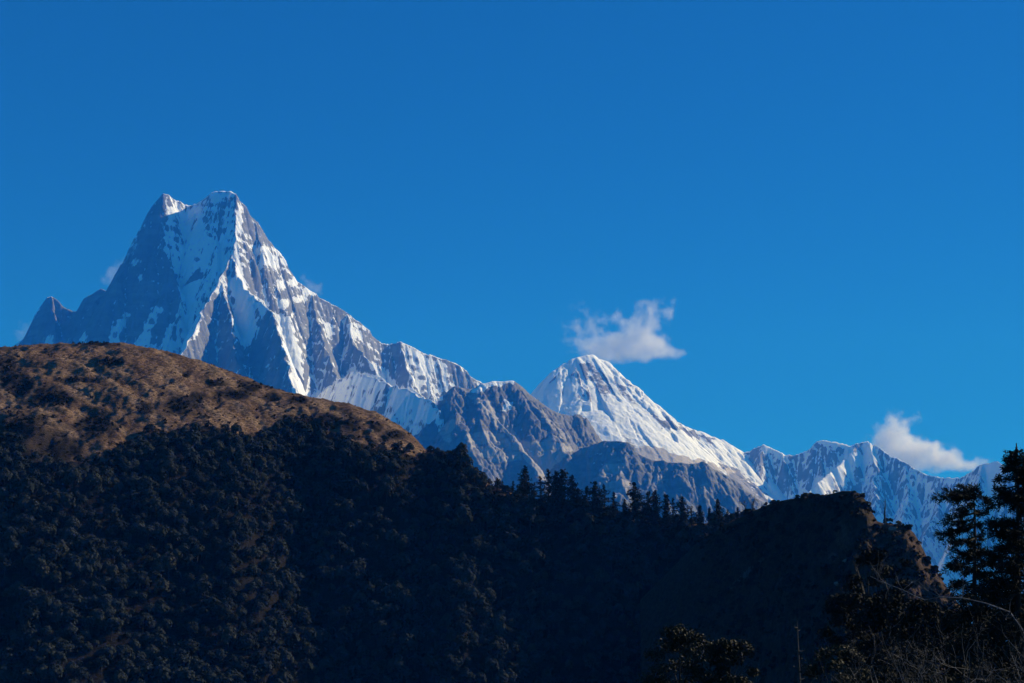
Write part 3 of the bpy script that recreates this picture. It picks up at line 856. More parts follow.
def scatter(name, variants, px_list, mats, with_idx):
    Vs, Qs, Ts, Is, n = [], [], [], [], 0
    for (x, y, z, r, s_, vi) in px_list:
        v_ = variants[vi]; V = v_[0] * s_
        c, s2 = math.cos(r), math.sin(r)
        Vs.append(np.stack([V[:, 0] * c - V[:, 1] * s2 + x, V[:, 0] * s2 + V[:, 1] * c + y, V[:, 2] + z], -1).astype(np.float32))
        Qs.append(v_[1] + n); Ts.append(v_[2]); Is.append(v_[3]); n += len(V)
    return add(name, raw_mesh(name, np.concatenate(Vs), np.concatenate(Qs), mats, {'tint': np.concatenate(Ts)}, np.concatenate(Is), False))


rest = order[300:]
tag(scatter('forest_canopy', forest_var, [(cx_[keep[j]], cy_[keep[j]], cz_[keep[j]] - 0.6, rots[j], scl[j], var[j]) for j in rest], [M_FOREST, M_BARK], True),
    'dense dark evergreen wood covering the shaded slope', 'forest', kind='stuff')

# low scrub and dry tussocks on the grass slope
scrub_var = []
for i in range(4):
    r_ = np.random.RandomState(300 + i); mb = MB()
    crown_lumps(mb, r_, 1.0, 0.9, 5, 12, 0.26, 0.05, tint=0.4)
    v_, q_, t_ = mb.arrays(); scrub_var.append((v_, q_, t_, np.zeros(len(q_), int)))
tuft_var = []
for i in range(3):
    r_ = np.random.RandomState(330 + i); mb = MB()
    C = r_.normal(size=(14, 3)) * [0.35, 0.35, 0]; Dn = r_.normal(size=(14, 3)) * [0.5, 0.5, 0.1] + [0, 0, 0.8]
    mb.oriented(C, Dn, 0.75, 0.09, r_)
    v_, q_, t_ = mb.arrays(); tuft_var.append((v_, q_, t_, np.zeros(len(q_), int)))
n = 30000
ii = rng.randint(0, HX.shape[0], n); jj = rng.randint(0, HX.shape[1], n)
fx, fy, fz, fpx, fpy, fs, fd = (a[ii, jj] for a in (HX, HY, HZ, hpx, hpy, SG, scrubf))
inb = (fpx > -20) & (fpx < 760) & (fs > -3) & (fs < 260)
above = fpy < np.interp(fpx, *np.array(EDGE, float).T) + 18
edge_near = smooth(-45, 5, fpy - np.interp(fpx, *np.array(EDGE, float).T))
sel = inb & above & (rng.rand(n) < np.clip(np.maximum(fd - 0.25, 0) ** 1.5 * 1.6 + 0.35 * edge_near ** 3 + 0.004, 0, 1)) & ((fs > 4) | (fd > 0.5))
S = np.where(sel)[0][:5200]
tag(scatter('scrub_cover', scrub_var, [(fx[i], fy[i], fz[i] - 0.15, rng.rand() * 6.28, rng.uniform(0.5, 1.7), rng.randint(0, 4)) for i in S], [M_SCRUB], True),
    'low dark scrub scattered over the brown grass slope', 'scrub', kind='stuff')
sel = inb & above & (fd < 0.35)
S = np.where(sel)[0][:9000]
tag(scatter('grass_tussocks', tuft_var, [(fx[i], fy[i], fz[i] - 0.1, rng.rand() * 6.28, rng.uniform(0.6, 1.3), rng.randint(0, 3)) for i in S], [M_GRASS], True),
    'dry tussock grass over the brown hilltop', 'grass', kind='stuff')
# knoll scrub and turf
n = 14000
ii = rng.randint(0, KX.shape[0], n); jj = rng.randint(0, KX.shape[1], n)
fx, fy, fz, fpx, fpy, fs = (a[ii, jj] for a in (KX, KY, KZ, kpx, kpy, SK))
pk = np.where((fpx > 700) & (fs > -4) & (fs < 200) & (fpy < 690) & (rng.rand(n) < 0.45 - 0.15 * smooth(840, 870, fpx)))[0][:6000]
tag(scatter('knoll_scrub', scrub_var, [(fx[i], fy[i], fz[i] - 0.15, rng.rand() * 6.28, rng.uniform(0.3, 1.0) ** 2.2 * 2.4, rng.randint(0, 4)) for i in pk], [M_SCRUB], True),
    'dark scrub and tufts over the rocky knoll', 'scrub', kind='stuff')


# --- firs on the saddle skyline
def fir(seed, Ht, R, levels, bare=0.0, quad=0.5, gap=0.15, per=6):
    rng = np.random.RandomState(seed)
    tb, cb = MB(), MB()
    lean = rng.normal(0, 0.015, 2) * Ht
    tb.tube([(0, 0, -1.5), (lean[0] * 0.3, lean[1] * 0.3, Ht * 0.4), (lean[0], lean[1], Ht)], [0.02 * Ht, 0.014 * Ht, 0.002 * Ht], 6)
    for b in range(int(levels * per)):
        h = 0.05 + 0.93 * (b + rng.rand()) / (levels * per)
        if rng.rand() < gap * (0.4 + 1.2 * abs(math.sin(h * 11 + seed))): continue
        reach = R * max(0.0, 1 - h) ** 0.8 * 1.1 + 0.09 * R
        a = rng.rand() * 6.28; L = reach * rng.uniform(0.4, 1.2) * (0.75 + 0.4 * math.sin(a * 2 + seed))
        d = np.array([math.cos(a), math.sin(a), 0]); base = np.array([lean[0] * h, lean[1] * h, h * Ht])
        k = max(3, int(L / (quad * 0.5)))
        u = np.linspace(0.12, 1, k)[:, None]
        dr = rng.uniform(-0.55, 0.12)
        path = base + d * L * u + np.array([0, 0, 1]) * (dr * L * u + 0.18 * L * u * u)
        tb.tube([base, base + d * L * 0.5 + [0, 0, dr * 0.45 * L], base + d * L * 0.95 + [0, 0, (dr + 0.16) * L * 0.95]], [0.006 * Ht, 0.004 * Ht, 0.0015 * Ht], 3)
        if rng.rand() < bare: continue
        for rep in range(3):
            C = path + rng.normal(size=(k, 3)) * quad * np.array([0.42, 0.42, 0.4])
            cb.leaves(C, 0.72 * quad * (1 - 0.3 * u[:, 0]), rng, normal=np.tile([0, 0, 1.0], (k, 1)), tilt=0.9, aspect=0.6)
    cb.leaves(np.array([lean[0], lean[1], Ht]) + np.array([[0, 0, -0.02], [0, 0, -0.05], [0, 0, -0.09]]) * Ht, quad * 0.5, rng)
    return tb, cb


def fir_thing(name, seed, Ht, R, levels, **kw):
    tb, cb = fir(seed, Ht, R, levels, **kw)
    root = bpy.data.objects.new(name, None); COL.objects.link(root)
    add('trunk', tb.mesh('trunk', M_BARK), root); add('crown', cb.mesh('crown', M_FIR), root)
    return root


FIRS = [  # px, top py, kind, look
    (497, 479, 1, 'small fir alone at the left end of the saddle skyline'), (513, 476, 1, 'short narrow fir by the steep brown drop of the ridge'), (525, 474, 0, 'tall pointed fir at the left of the saddle row'),
    (534, 481, 2, 'thin ragged fir right of the pointed left fir'), (541, 485, 2, 'low sparse fir in the gap before the tall clump'), (549, 475, 2, 'tall ragged fir at the left of the dense clump'),
    (556, 476, 0, 'dense fir in the middle of the tall clump'), (563, 475, 3, 'broad topped fir in the tall clump'), (571, 481, 3, 'sloping crowned fir at the right edge of the tall clump'),
    (578, 494, 1, 'small fir tucked right of the tall clump'), (585, 489, 1, 'slim fir left of a clear gap on the saddle'), (595, 487, 0, 'tall full fir standing clear right of the clump'), (605, 493, 2, 'thin fir beside the tall full one'),
    (613, 495, 1, 'dark fir with a blunt top near the saddle middle'), (624, 494, 0, 'wide low fir near the saddle middle'), (637, 491, 0, 'sharp pointed fir past the saddle middle'), (648, 494, 1, 'narrow fir leaning on its sharp neighbour'),
    (655, 493, 0, 'full dark fir right of the narrow one'), (667, 495, 1, 'even fir with a bright gap on its right'), (673, 497, 2, 'see-through fir in front of the bright gap'), (681, 497, 0, 'rounded fir right of the bright gap'), (692, 505, 2, 'short thin fir in the low right part of the row'),
    (700, 502, 3, 'bushy fir in the low right part of the row'), (710, 503, 1, 'small fir left of the broad right fir'), (718, 498, 3, 'broad spreading fir near the right end of the row'), (728, 507, 2, 'small ragged fir before the knoll slope'), (738, 506, 1, 'last little fir where the knoll begins')]
protos = [fir_thing('fir_tree', 400, 24, 8.8, 17, quad=1.0, gap=0.1, per=8), fir_thing('fir_tree', 401, 24, 6.8, 16, quad=0.95, gap=0.15, per=7), fir_thing('fir_tree', 402, 24, 7.4, 12, quad=0.85, gap=0.3, bare=0.1, per=6), fir_thing('fir_tree', 403, 24, 10.0, 13, quad=1.1, gap=0.2, per=8)]
used = set()
rg = random.Random(9)
for px, py, k, lab in FIRS:
    s_ = rg.uniform(3, 12)
    # find hill column point below this bearing
    x, y, z = hill_height(np.array([float(px)]), np.array([s_]))
    top = P(px, py - (rg.choice((6, 9)) if 'tall ' in lab or 'sharp pointed' in lab else -rg.choice((3, 5)) if any(w in lab for w in ('small', 'short', 'low ', 'little')) else rg.choice((-1, 1, 3))), y[0])
    sc_ = max(0.4, (top[2] - (z[0] - 0.5)) / 24.0)
    if k not in used:
        o = protos[k]; used.add(k)
        o.location = (x[0], y[0], z[0] - 0.5); o.scale = (sc_ * 1.2, sc_ * 1.2, sc_); o.rotation_euler = (0, 0, rg.random() * 6)
    else:
        o = copy_tree(protos[k], (x[0], y[0], z[0] - 0.5), rg.random() * 6, sc_); o.scale = (sc_ * rg.uniform(1.05, 1.4), sc_ * rg.uniform(1.05, 1.4), sc_)
    o.rotation_euler = (rg.gauss(0, 0.03), rg.gauss(0, 0.03), o.rotation_euler[2])
    tag(o, lab, 'fir tree', 'firs along the saddle skyline')


# --- leafless trees where the saddle meets the knoll, snags, near trees
def branching(mb, rng, p, d, L, r, depth, spread=0.55, k=4, up=0.1, crook=0.22, tips=None):
    n = 4
    pts = [np.array(p, float)]; dd = np.array(d, float)
    for i in range(n):
        dd = dd + rng.normal(0, crook, 3) + np.array([0, 0, up]); dd /= np.linalg.norm(dd)
        pts.append(pts[-1] + dd * L / n)
    mb.tube(pts, np.linspace(r, r * 0.55, n + 1), k, t=rng.rand())
    if depth == 0:
        if tips is not None: tips.append(pts[-1])
        return
    for c in range(rng.randint(2, 4)):
        i = rng.randint(1, n + 1)
        nd = dd + rng.normal(0, spread, 3); nd /= np.linalg.norm(nd)
        branching(mb, rng, pts[i], nd, L * rng.uniform(0.55, 0.8), r * 0.5, depth - 1, spread, max(3, k - 1), up, crook, tips)


def bare_tree(name, seed, x, y, z, Ht, lab, group=None, mat=M_SNAG, depth=4):
    rng = np.random.RandomState(seed)
    root = bpy.data.objects.new(name, None); COL.objects.link(root); root.location = (x, y, z)
    tb, bb = MB(), MB()
    tb.tube([(0, 0, -0.8), (0.02 * Ht, 0, Ht * 0.35), (0, 0.02 * Ht, Ht * 0.6)], [0.022 * Ht, 0.017 * Ht, 0.01 * Ht], 6)
    for i in range(5):
        a = rng.rand() * 6.28
        branching(bb, rng, (0.01 * Ht, 0.01 * Ht, Ht * rng.uniform(0.3, 0.6)), (math.cos(a) * 0.6, math.sin(a) * 0.6, 0.9), Ht * 0.27, 0.009 * Ht, depth, 0.5, 4, 0.05)
    add('trunk', tb.mesh('trunk', mat, True), root); add('branches', bb.mesh('branches', mat, True), root)
    return tag(root, lab, 'tree', group)


for px, py, lab, sd in ((745, 496, 'leafless tree left of its twin where the saddle meets the knoll', 3), (753, 494, 'leafless tree nearest the knoll top at the end of the saddle', 4)):
    x, y, z = hill_height(np.array([float(px)]), np.array([4.0]))
    bare_tree('bare_tree', sd, x[0], y[0], z[0] - 0.3, P(px, py, y[0])[2] - z[0] + 1.0, lab, 'bare trees by the knoll')


def snag(name, px, top_py, base, lab, seed, r, stub=(9, 0.35)):
    rng = np.random.RandomState(seed)
    x, y, z = base
    t = P(px, top_py, y); h = t[2] - z
    root = bpy.data.objects.new(name, None); COL.objects.link(root); root.location = (x, y, z)
    tb, bb = MB(), MB()
    tb.tube([(0, 0, -0.6), (rng.normal(0, 0.01) * h, 0, h * 0.5), (t[0] - x, 0, h)], [r, r * 0.75, r * 0.2], 6)
    for i in range(stub[0]):
        a = rng.rand() * 6.28; hh = h * rng.uniform(0.3, 0.95); L = h * stub[1] * rng.uniform(0.15, 0.5)
        bb.tube([(0, 0, hh), (math.cos(a) * L * 0.5, math.sin(a) * L * 0.5, hh - 0.05 * L), (math.cos(a) * L, math.sin(a) * L, hh + 0.15 * L)], [r * 0.3, r * 0.2, r * 0.05], 3)
    add('trunk', tb.mesh('trunk', M_SNAG, True), root); add('branches', bb.mesh('branches', M_SNAG, True), root)
    return tag(root, lab, 'dead tree')


x, y, z = knoll_height(np.array([885.0]), np.array([3.0]))
snag('dead_tree', 885.5, 499, (x[0], y[0], z[0] - 0.3), 'thin dead trunk standing on the knoll skyline against the blue ridge', 5, 0.42, (12, 0.25))
yy = 95.0; xx = P(798, 640, yy)[0]
snag('dead_tree', 797, 620, (xx, yy, float(ground_z(xx, yy))), 'tall dead trunk at the bottom edge below the knoll', 6, 0.14, (18, 0.14))


# near trees and bushes, each with trunk and crown
def leafy_tree(name, px, top_py, Y, width_px, seed, mat, lab, tint=0.5, group=None, n=16, leaf=0.16, nl=110, cat='tree'):
    rng = np.random.RandomState(seed)
    xx = float(P(px, top_py, Y)[0]); zg = float(ground_z(xx, Y)); Ht = float(P(px, top_py, Y)[2]) - zg
    R = width_px * Y / F_PX / 2
    root = bpy.data.objects.new(name, None); COL.objects.link(root); root.location = (xx, Y, zg)
    tb, cb = MB(), MB()
    limbs(tb, rng, Ht, R, max(0.04, 0.010 * Ht), 9, 5)
    # crown: lumps keep a natural size, spread from the top down
    for i in range(n):
        h = 1 - rng.rand() ** 1.2 * (0.7 if mat == M_OLIVE else 0.92)
        a = rng.rand() * 6.28
        rr = R * math.sqrt(rng.rand()) * min(1, 0.55 + 2.5 * (1 - h)) * 0.95
        lr = R * rng.uniform(0.25, 0.42)
        c = np.array([math.cos(a) * rr, math.sin(a) * rr, Ht * h - lr * 0.8])
        d = rng.normal(size=(nl, 3)); d /= np.linalg.norm(d, axis=1, keepdims=True)
        C = c + d * lr * rng.uniform(0.35, 1.1, (nl, 1)) * np.array([1.1, 1.1, 0.7])
        cb.leaves(C, leaf, rng, normal=d, tilt=0.9, aspect=0.55, t=np.clip(tint + rng.normal(0, 0.22, nl), 0, 1))
    add('trunk', tb.mesh('trunk', M_BARK, True), root); add('crown', cb.mesh('crown', mat), root)
    return tag(root, lab, cat, group)


leafy_tree('leafy_tree', 679, 623, 105, 66, 21, M_OLIVE, 'olive green bushy tree at the bottom centre, the larger of the pair', 0.5, n=60, leaf=0.12, nl=240)
leafy_tree('leafy_tree', 729, 636, 105, 50, 22, M_OLIVE, 'smaller bushy olive tree right of the larger one at the bottom', 0.45, n=46, leaf=0.12, nl=240)
leafy_tree('leafy_tree', 838, 643, 70, 58, 23, M_OLIVE, 'pale olive bush at the bottom edge right of the dead trunk', 0.75, n=34, leaf=0.1, nl=190, cat='bush')
leafy_tree('leafy_tree', 553, 668, 110, 14, 24, M_OLIVE, 'tiny bush tip poking up at the bottom centre', 0.7, n=8, leaf=0.12, nl=60, cat='bush')
dk = [(866, 544, 150, 60, 'dark tree in front of the knoll nearest its shadowed face'), (893, 546, 170, 44, 'dark tree below the dead trunk on the knoll'), (912, 588, 140, 36, 'dark tree against the broken right edge of the knoll'),
      (846, 590, 120, 50, 'dark leafy tree lowest at the left of the foreground thicket'), (880, 592, 105, 60, 'dark leafy tree in the middle of the foreground thicket'), (918, 598, 95, 60, 'dark leafy tree under the gap of blue mountain'),
      (952, 606, 80, 62, 'dark leafy tree below the gappy fir'), (995, 600, 75, 70, 'dark leafy tree below the big fir'), (1030, 585, 75, 60, 'dark leafy tree cut by the right edge of the picture')]
for i, (px, py, Y, wd, lab) in enumerate(dk):
    leafy_tree('leafy_tree', px, py, Y, wd, 60 + i, M_SCRUB, lab, 0.3, 'dark trees of the foreground thicket', n=48, leaf=0.0013 * Y + 0.03, nl=140)


# --- the two firs by the right edge
def near_fir(name, px_t, top_py, Y, clumps, seed, lab, lean_px=0):
    """trunk with boughs that reach given points; each bough ends in flat sprays of needles"""
    rng = np.random.RandomState(seed)
    top = P(px_t, top_py, Y); bx = float(P(px_t + lean_px, 680, Y)[0]); zg = float(ground_z(bx, Y)); Ht = float(top[2]) - zg
    root = bpy.data.objects.new(name, None); COL.objects.link(root); root.location = (bx, Y, zg)
    tb, lb, cb = MB(), MB(), MB()
    tr = lambda h: np.array([(top[0] - bx) * h, 0, Ht * h])
    hs = np.linspace(-0.05, 1, 9)
    tb.tube([tr(h) + np.array([0.06 * math.sin(h * 9), 0.05 * math.cos(h * 7), 0]) for h in hs], np.linspace(0.21, 0.02, 9), 7)
    for (px, py, dy, dens) in clumps:
        q = P(px, py, Y + dy) - np.array([bx, Y, zg])
        h0 = np.clip(q[2] / Ht + rng.uniform(-0.02, 0.04), 0.02, 0.985)
        a = tr(h0); L = np.linalg.norm(q - a)
        mid = (a + q) / 2 + np.array([0, 0, -0.06 * L]) + rng.normal(0, 0.05, 3) * L
        pts = []
        for u in np.linspace(0, 1, 7): pts.append((1 - u) ** 2 * a + 2 * u * (1 - u) * mid + u * u * q)
        pts = np.array(pts)
        lb.tube(pts, np.linspace(0.028 + 0.012 * L, 0.008, 7), 5)
        dirb = (q - a) / (L + 1e-6)
        side = np.cross(dirb, [0, 0, 1]); side /= np.linalg.norm(side) + 1e-6
        nb = int((7 + 7 * L) * dens)
        for i in range(nb):
            u = rng.uniform(0.25, 1.0)
            p = (1 - u) ** 2 * a + 2 * u * (1 - u) * mid + u * u * q
            dd = dirb * rng.uniform(0.4, 1.0) + side * rng.choice([-1, 1]) * rng.uniform(0.3, 1.0) + np.array([0, 0, rng.uniform(-0.6, 0.45)])
            dd /= np.linalg.norm(dd); l = (0.25 + 0.2 * L) * rng.uniform(0.5, 1.1)
            tw = p + dd * l * np.linspace(0, 1, 4)[:, None] + np.array([0, 0, -0.12]) * l * (np.linspace(0, 1, 4) ** 2)[:, None]
            lb.tube(tw, [0.009, 0.007, 0.005, 0.003], 3)
            m_ = 26
            uu = rng.rand(m_) ** 0.8; C = p + dd * (l * uu)[:, None] + rng.normal(0, 0.035, (m_, 3)) + np.array([0, 0, -0.12]) * (l * uu ** 2)[:, None]
            nd = dd + rng.normal(0, 0.75, (m_, 3)) + np.array([0, 0, 0.15])
            cb.oriented(C, nd, 0.17, 0.02, rng)
    add('trunk', tb.mesh('trunk', M_BARK, True), root); add('boughs', lb.mesh('boughs', M_BARK, True), root); add('needles', cb.mesh('needles', M_FIR), root)
    return tag(root, lab, 'fir tree')


rng = np.random.RandomState(77)
cl = []
for (px, py) in [(942, 496), (951, 490), (955, 498), (967, 487), (976, 489), (984, 502), (963, 497), (974, 499), (951, 517), (965, 513), (984, 514), (957, 523), (974, 525), (966, 507), (942, 534), (950, 531), (948, 544), (959, 529), (976, 534), (961, 544), (978, 544),
                 (959, 553), (981, 552), (970, 557), (988, 562), (955, 566), (966, 572), (984, 576), (955, 586), (975, 588), (990, 592), (960, 600), (980, 607), (952, 614), (990, 622), (962, 635), (985, 650)]:
    for k in range(1 + int(py > 545)):
        cl.append((px + rng.normal(0, 2.5), py + rng.normal(0, 1.5), rng.normal(0, 0.7), 1.0))
near_fir('gappy_fir', 973, 488, 58, cl, 31, 'gappy near fir with ragged flat boughs left of the big fir', 2)
cl = []
for l in range(40):
    h = l / 39.0
    py = 462 + 225 * h
    reach = 9 + 66 * h ** 0.8
    for k in range(4):
        a = rng.rand() * 6.28
        rr = reach * rng.uniform(0.5, 1.1)
        if rng.rand() < 0.1: continue
        cl.append((1016 + math.cos(a) * rr, py + rng.normal(0, 4) + 0.1 * rr, math.sin(a) * rr * 50 / F_PX, 0.85))
for px, py in ((1010, 456), (1021, 455), (1006, 460), (1024, 462), (1016, 452)): cl.append((px, py, 0.0, 0.7))
near_fir('big_fir', 1016, 443, 52, cl, 32, 'big dense near fir cut by the right edge of the picture', 0)


# --- bare thorny shrubs in the bottom right corner
def shrub(px, py_top, Y, seed, lab, n=10, depth=3, leafy=True):
    rng = np.random.RandomState(seed)
    xx = float(P(px, py_top, Y)[0]); zg = float(ground_z(xx, Y)); Ht = float(P(px, py_top, Y)[2]) - zg
    root = bpy.data.objects.new('bare_shrub', None); COL.objects.link(root); root.location = (xx, Y, zg)
    sb, lb = MB(), MB(); tips = []
    for i in range(n):
        a = rng.rand() * 6.28
        branching(sb, rng, (rng.normal(0, 0.15), rng.normal(0, 0.15), -0.1), (math.cos(a) * 0.7, math.sin(a) * 0.7, 0.9), Ht * 0.42, 0.007 + 0.0035 * Ht, depth, 0.6, 4, 0.06, 0.25, tips)
    add('stems', sb.mesh('stems', M_TWIG, True), root)
    T = np.array(tips)
    C = np.repeat(T, 5, 0) + rng.normal(0, 0.14, (len(T) * 5, 3))
    lb.leaves(C, 0.04, rng, aspect=0.6)
    add('leaves', lb.mesh('leaves', M_SCRUB), root)
    return tag(root, lab, 'shrub', 'bare shrubs of the bottom right corner')


for i, (px, py, Y, lab) in enumerate([(905, 588, 44, 'twiggy shrub with pale arching stems under the knoll edge'), (938, 592, 40, 'twiggy shrub below the gap of blue mountain'), (975, 560, 36, 'tall bare shrub in front of the gappy fir'),
                                      (1012, 540, 34, 'tallest bare shrub in front of the big fir'), (870, 630, 40, 'low bare shrub at the left of the thicket'), (925, 640, 30, 'low bare shrub at the bottom middle of the thicket'),
                                      (990, 625, 28, 'low bare shrub at the bottom right'), (1028, 610, 30, 'bare shrub cut by the bottom right corner')]):
    shrub(px, py, Y, 500 + i, lab, depth=4)

# --- a long bare bough crossing the thicket belongs to a fallen grey tree
rng = np.random.RandomState(88)
mb = MB()
pts = P(np.array([1052, 1030, 1010, 985, 962, 940, 925, 915, 903, 890, 878, 870]), np.array([752, 640, 612, 603, 598, 597, 600, 596, 590, 585, 580, 576]), np.linspace(40, 46, 12))
mb.tube(pts, np.linspace(0.02, 0.005, 12), 5)
for i in range(16):
    j = rng.randint(2, 11)
    branching(mb, rng, pts[j], rng.normal(0, 1, 3) * [0.8, 0.3, 0.8] + [-0.5, 0, 0.4], rng.uniform(0.3, 0.8), 0.008, 1, 0.5, 3)
tag(add('fallen_branch', mb.mesh('fallen_branch', M_TWIG, True)), 'long pale bare bough crossing the thicket below the knoll', 'branch')


# --- boulders
def boulder(px, s_, fn, r, lab, seed, mat):
    x, y, z = fn(np.array([float(px)]), np.array([float(s_)]))
    rng = np.random.RandomState(seed); nz = Noise(seed)
    nu, nv = 20, 12
    U, Vv = np.meshgrid(np.linspace(0, 2 * np.pi, nu, endpoint=False), np.linspace(0.02, np.pi - 0.02, nv))
    d = np.stack([np.sin(Vv) * np.cos(U), np.sin(Vv) * np.sin(U), np.cos(Vv)], -1)
    for k in range(9):     # chip flat facets
        nrm = rng.normal(size=3); nrm /= np.linalg.norm(nrm)
        dist = (d @ nrm); d = d - np.maximum(dist - rng.uniform(0.6, 0.8), 0)[..., None] * nrm
    d = d * (1 + 0.07 * nz.fbm(d[..., 0] * 2 + d[..., 2], d[..., 1] * 2 - d[..., 2], 3))[..., None] * [1.25, 1, 0.8] * r
    i = np.arange(nu * nv).reshape(nv, nu); j = np.roll(i, -1, 1)
    Q = np.stack([i[:-1], i[1:], j[1:], j[:-1]], -1).reshape(-1, 4)
    o = add('boulder', raw_mesh('boulder', d.reshape(-1, 3), Q, mat, smooth_shade=False), loc=(x[0], y[0], z[0] + 0.1 * r))
    return tag(o, lab, 'boulder')


m = NT('pale_boulder_stone'); g = m.noise(m.coord(), 1.2, 7, 0.65); m.bump(g, 0.6, 0.3)
M_BOULDER = m.done(m.ramp(g, [(0.3, (0.16, 0.125, 0.10)), (0.7, (0.30, 0.235, 0.19))]), 0.9, 0.1)
boulder(371, 34, hill_height, 2.0, 'pale flat boulder at the foot of the grass near the wood edge', 1, M_BOULDER)
boulder(507, 22, hill_height, 2.2, 'pale boulder on the bare brown patch of the saddle', 2, M_BOULDER)
boulder(842, 26, knoll_height, 1.3, 'tall pinkish outcrop on the shaded face of the knoll', 3, M_BOULDER)
boulder(833, 40, knoll_height, 1.0, 'low pinkish outcrop below the taller one on the knoll', 4, M_BOULDER)
boulder(893, 4, knoll_height, 1.4, 'pale rock on the knoll top right of the dead trunk', 5, M_BOULDER)


# ---------------------------------------------------------------- haze (even thin air round the whole place)
def box_mesh(name, lo, hi, mat):
    x0, y0, z0 = lo; x1, y1, z1 = hi
    V = [(x0, y0, z0), (x1, y0, z0), (x1, y1, z0), (x0, y1, z0), (x0, y0, z1), (x1, y0, z1), (x1, y1, z1), (x0, y1, z1)]
    Q = [(0, 3, 2, 1), (4, 5, 6, 7), (0, 1, 5, 4), (1, 2, 6, 5), (2, 3, 7, 6), (3, 0, 4, 7)]
    return raw_mesh(name, V, Q, mat, smooth_shade=False)


hm = bpy.data.materials.new('mountain_air'); hm.use_nodes = True
ht = hm.node_tree; ht.nodes.remove(ht.nodes['Principled BSDF'])
pv = ht.nodes.new('ShaderNodeVolumePrincipled')
pv.inputs['Color'].default_value = HAZE_COLOR
pv.inputs['Absorption Color'].default_value = (1, 1, 1, 1)
pv.inputs['Density'].default_value = HAZE_DENSITY
pv.inputs['Anisotropy'].default_value = 0.0
ht.links.new(pv.outputs[0], ht.nodes['Material Output'].inputs['Volume'])
hz = add('haze', box_mesh('haze', (-15000, -3500, -260), (15000, 18500, 4000), hm))
tag(hz, 'thin blue mountain air over the whole valley', 'haze', kind='stuff')


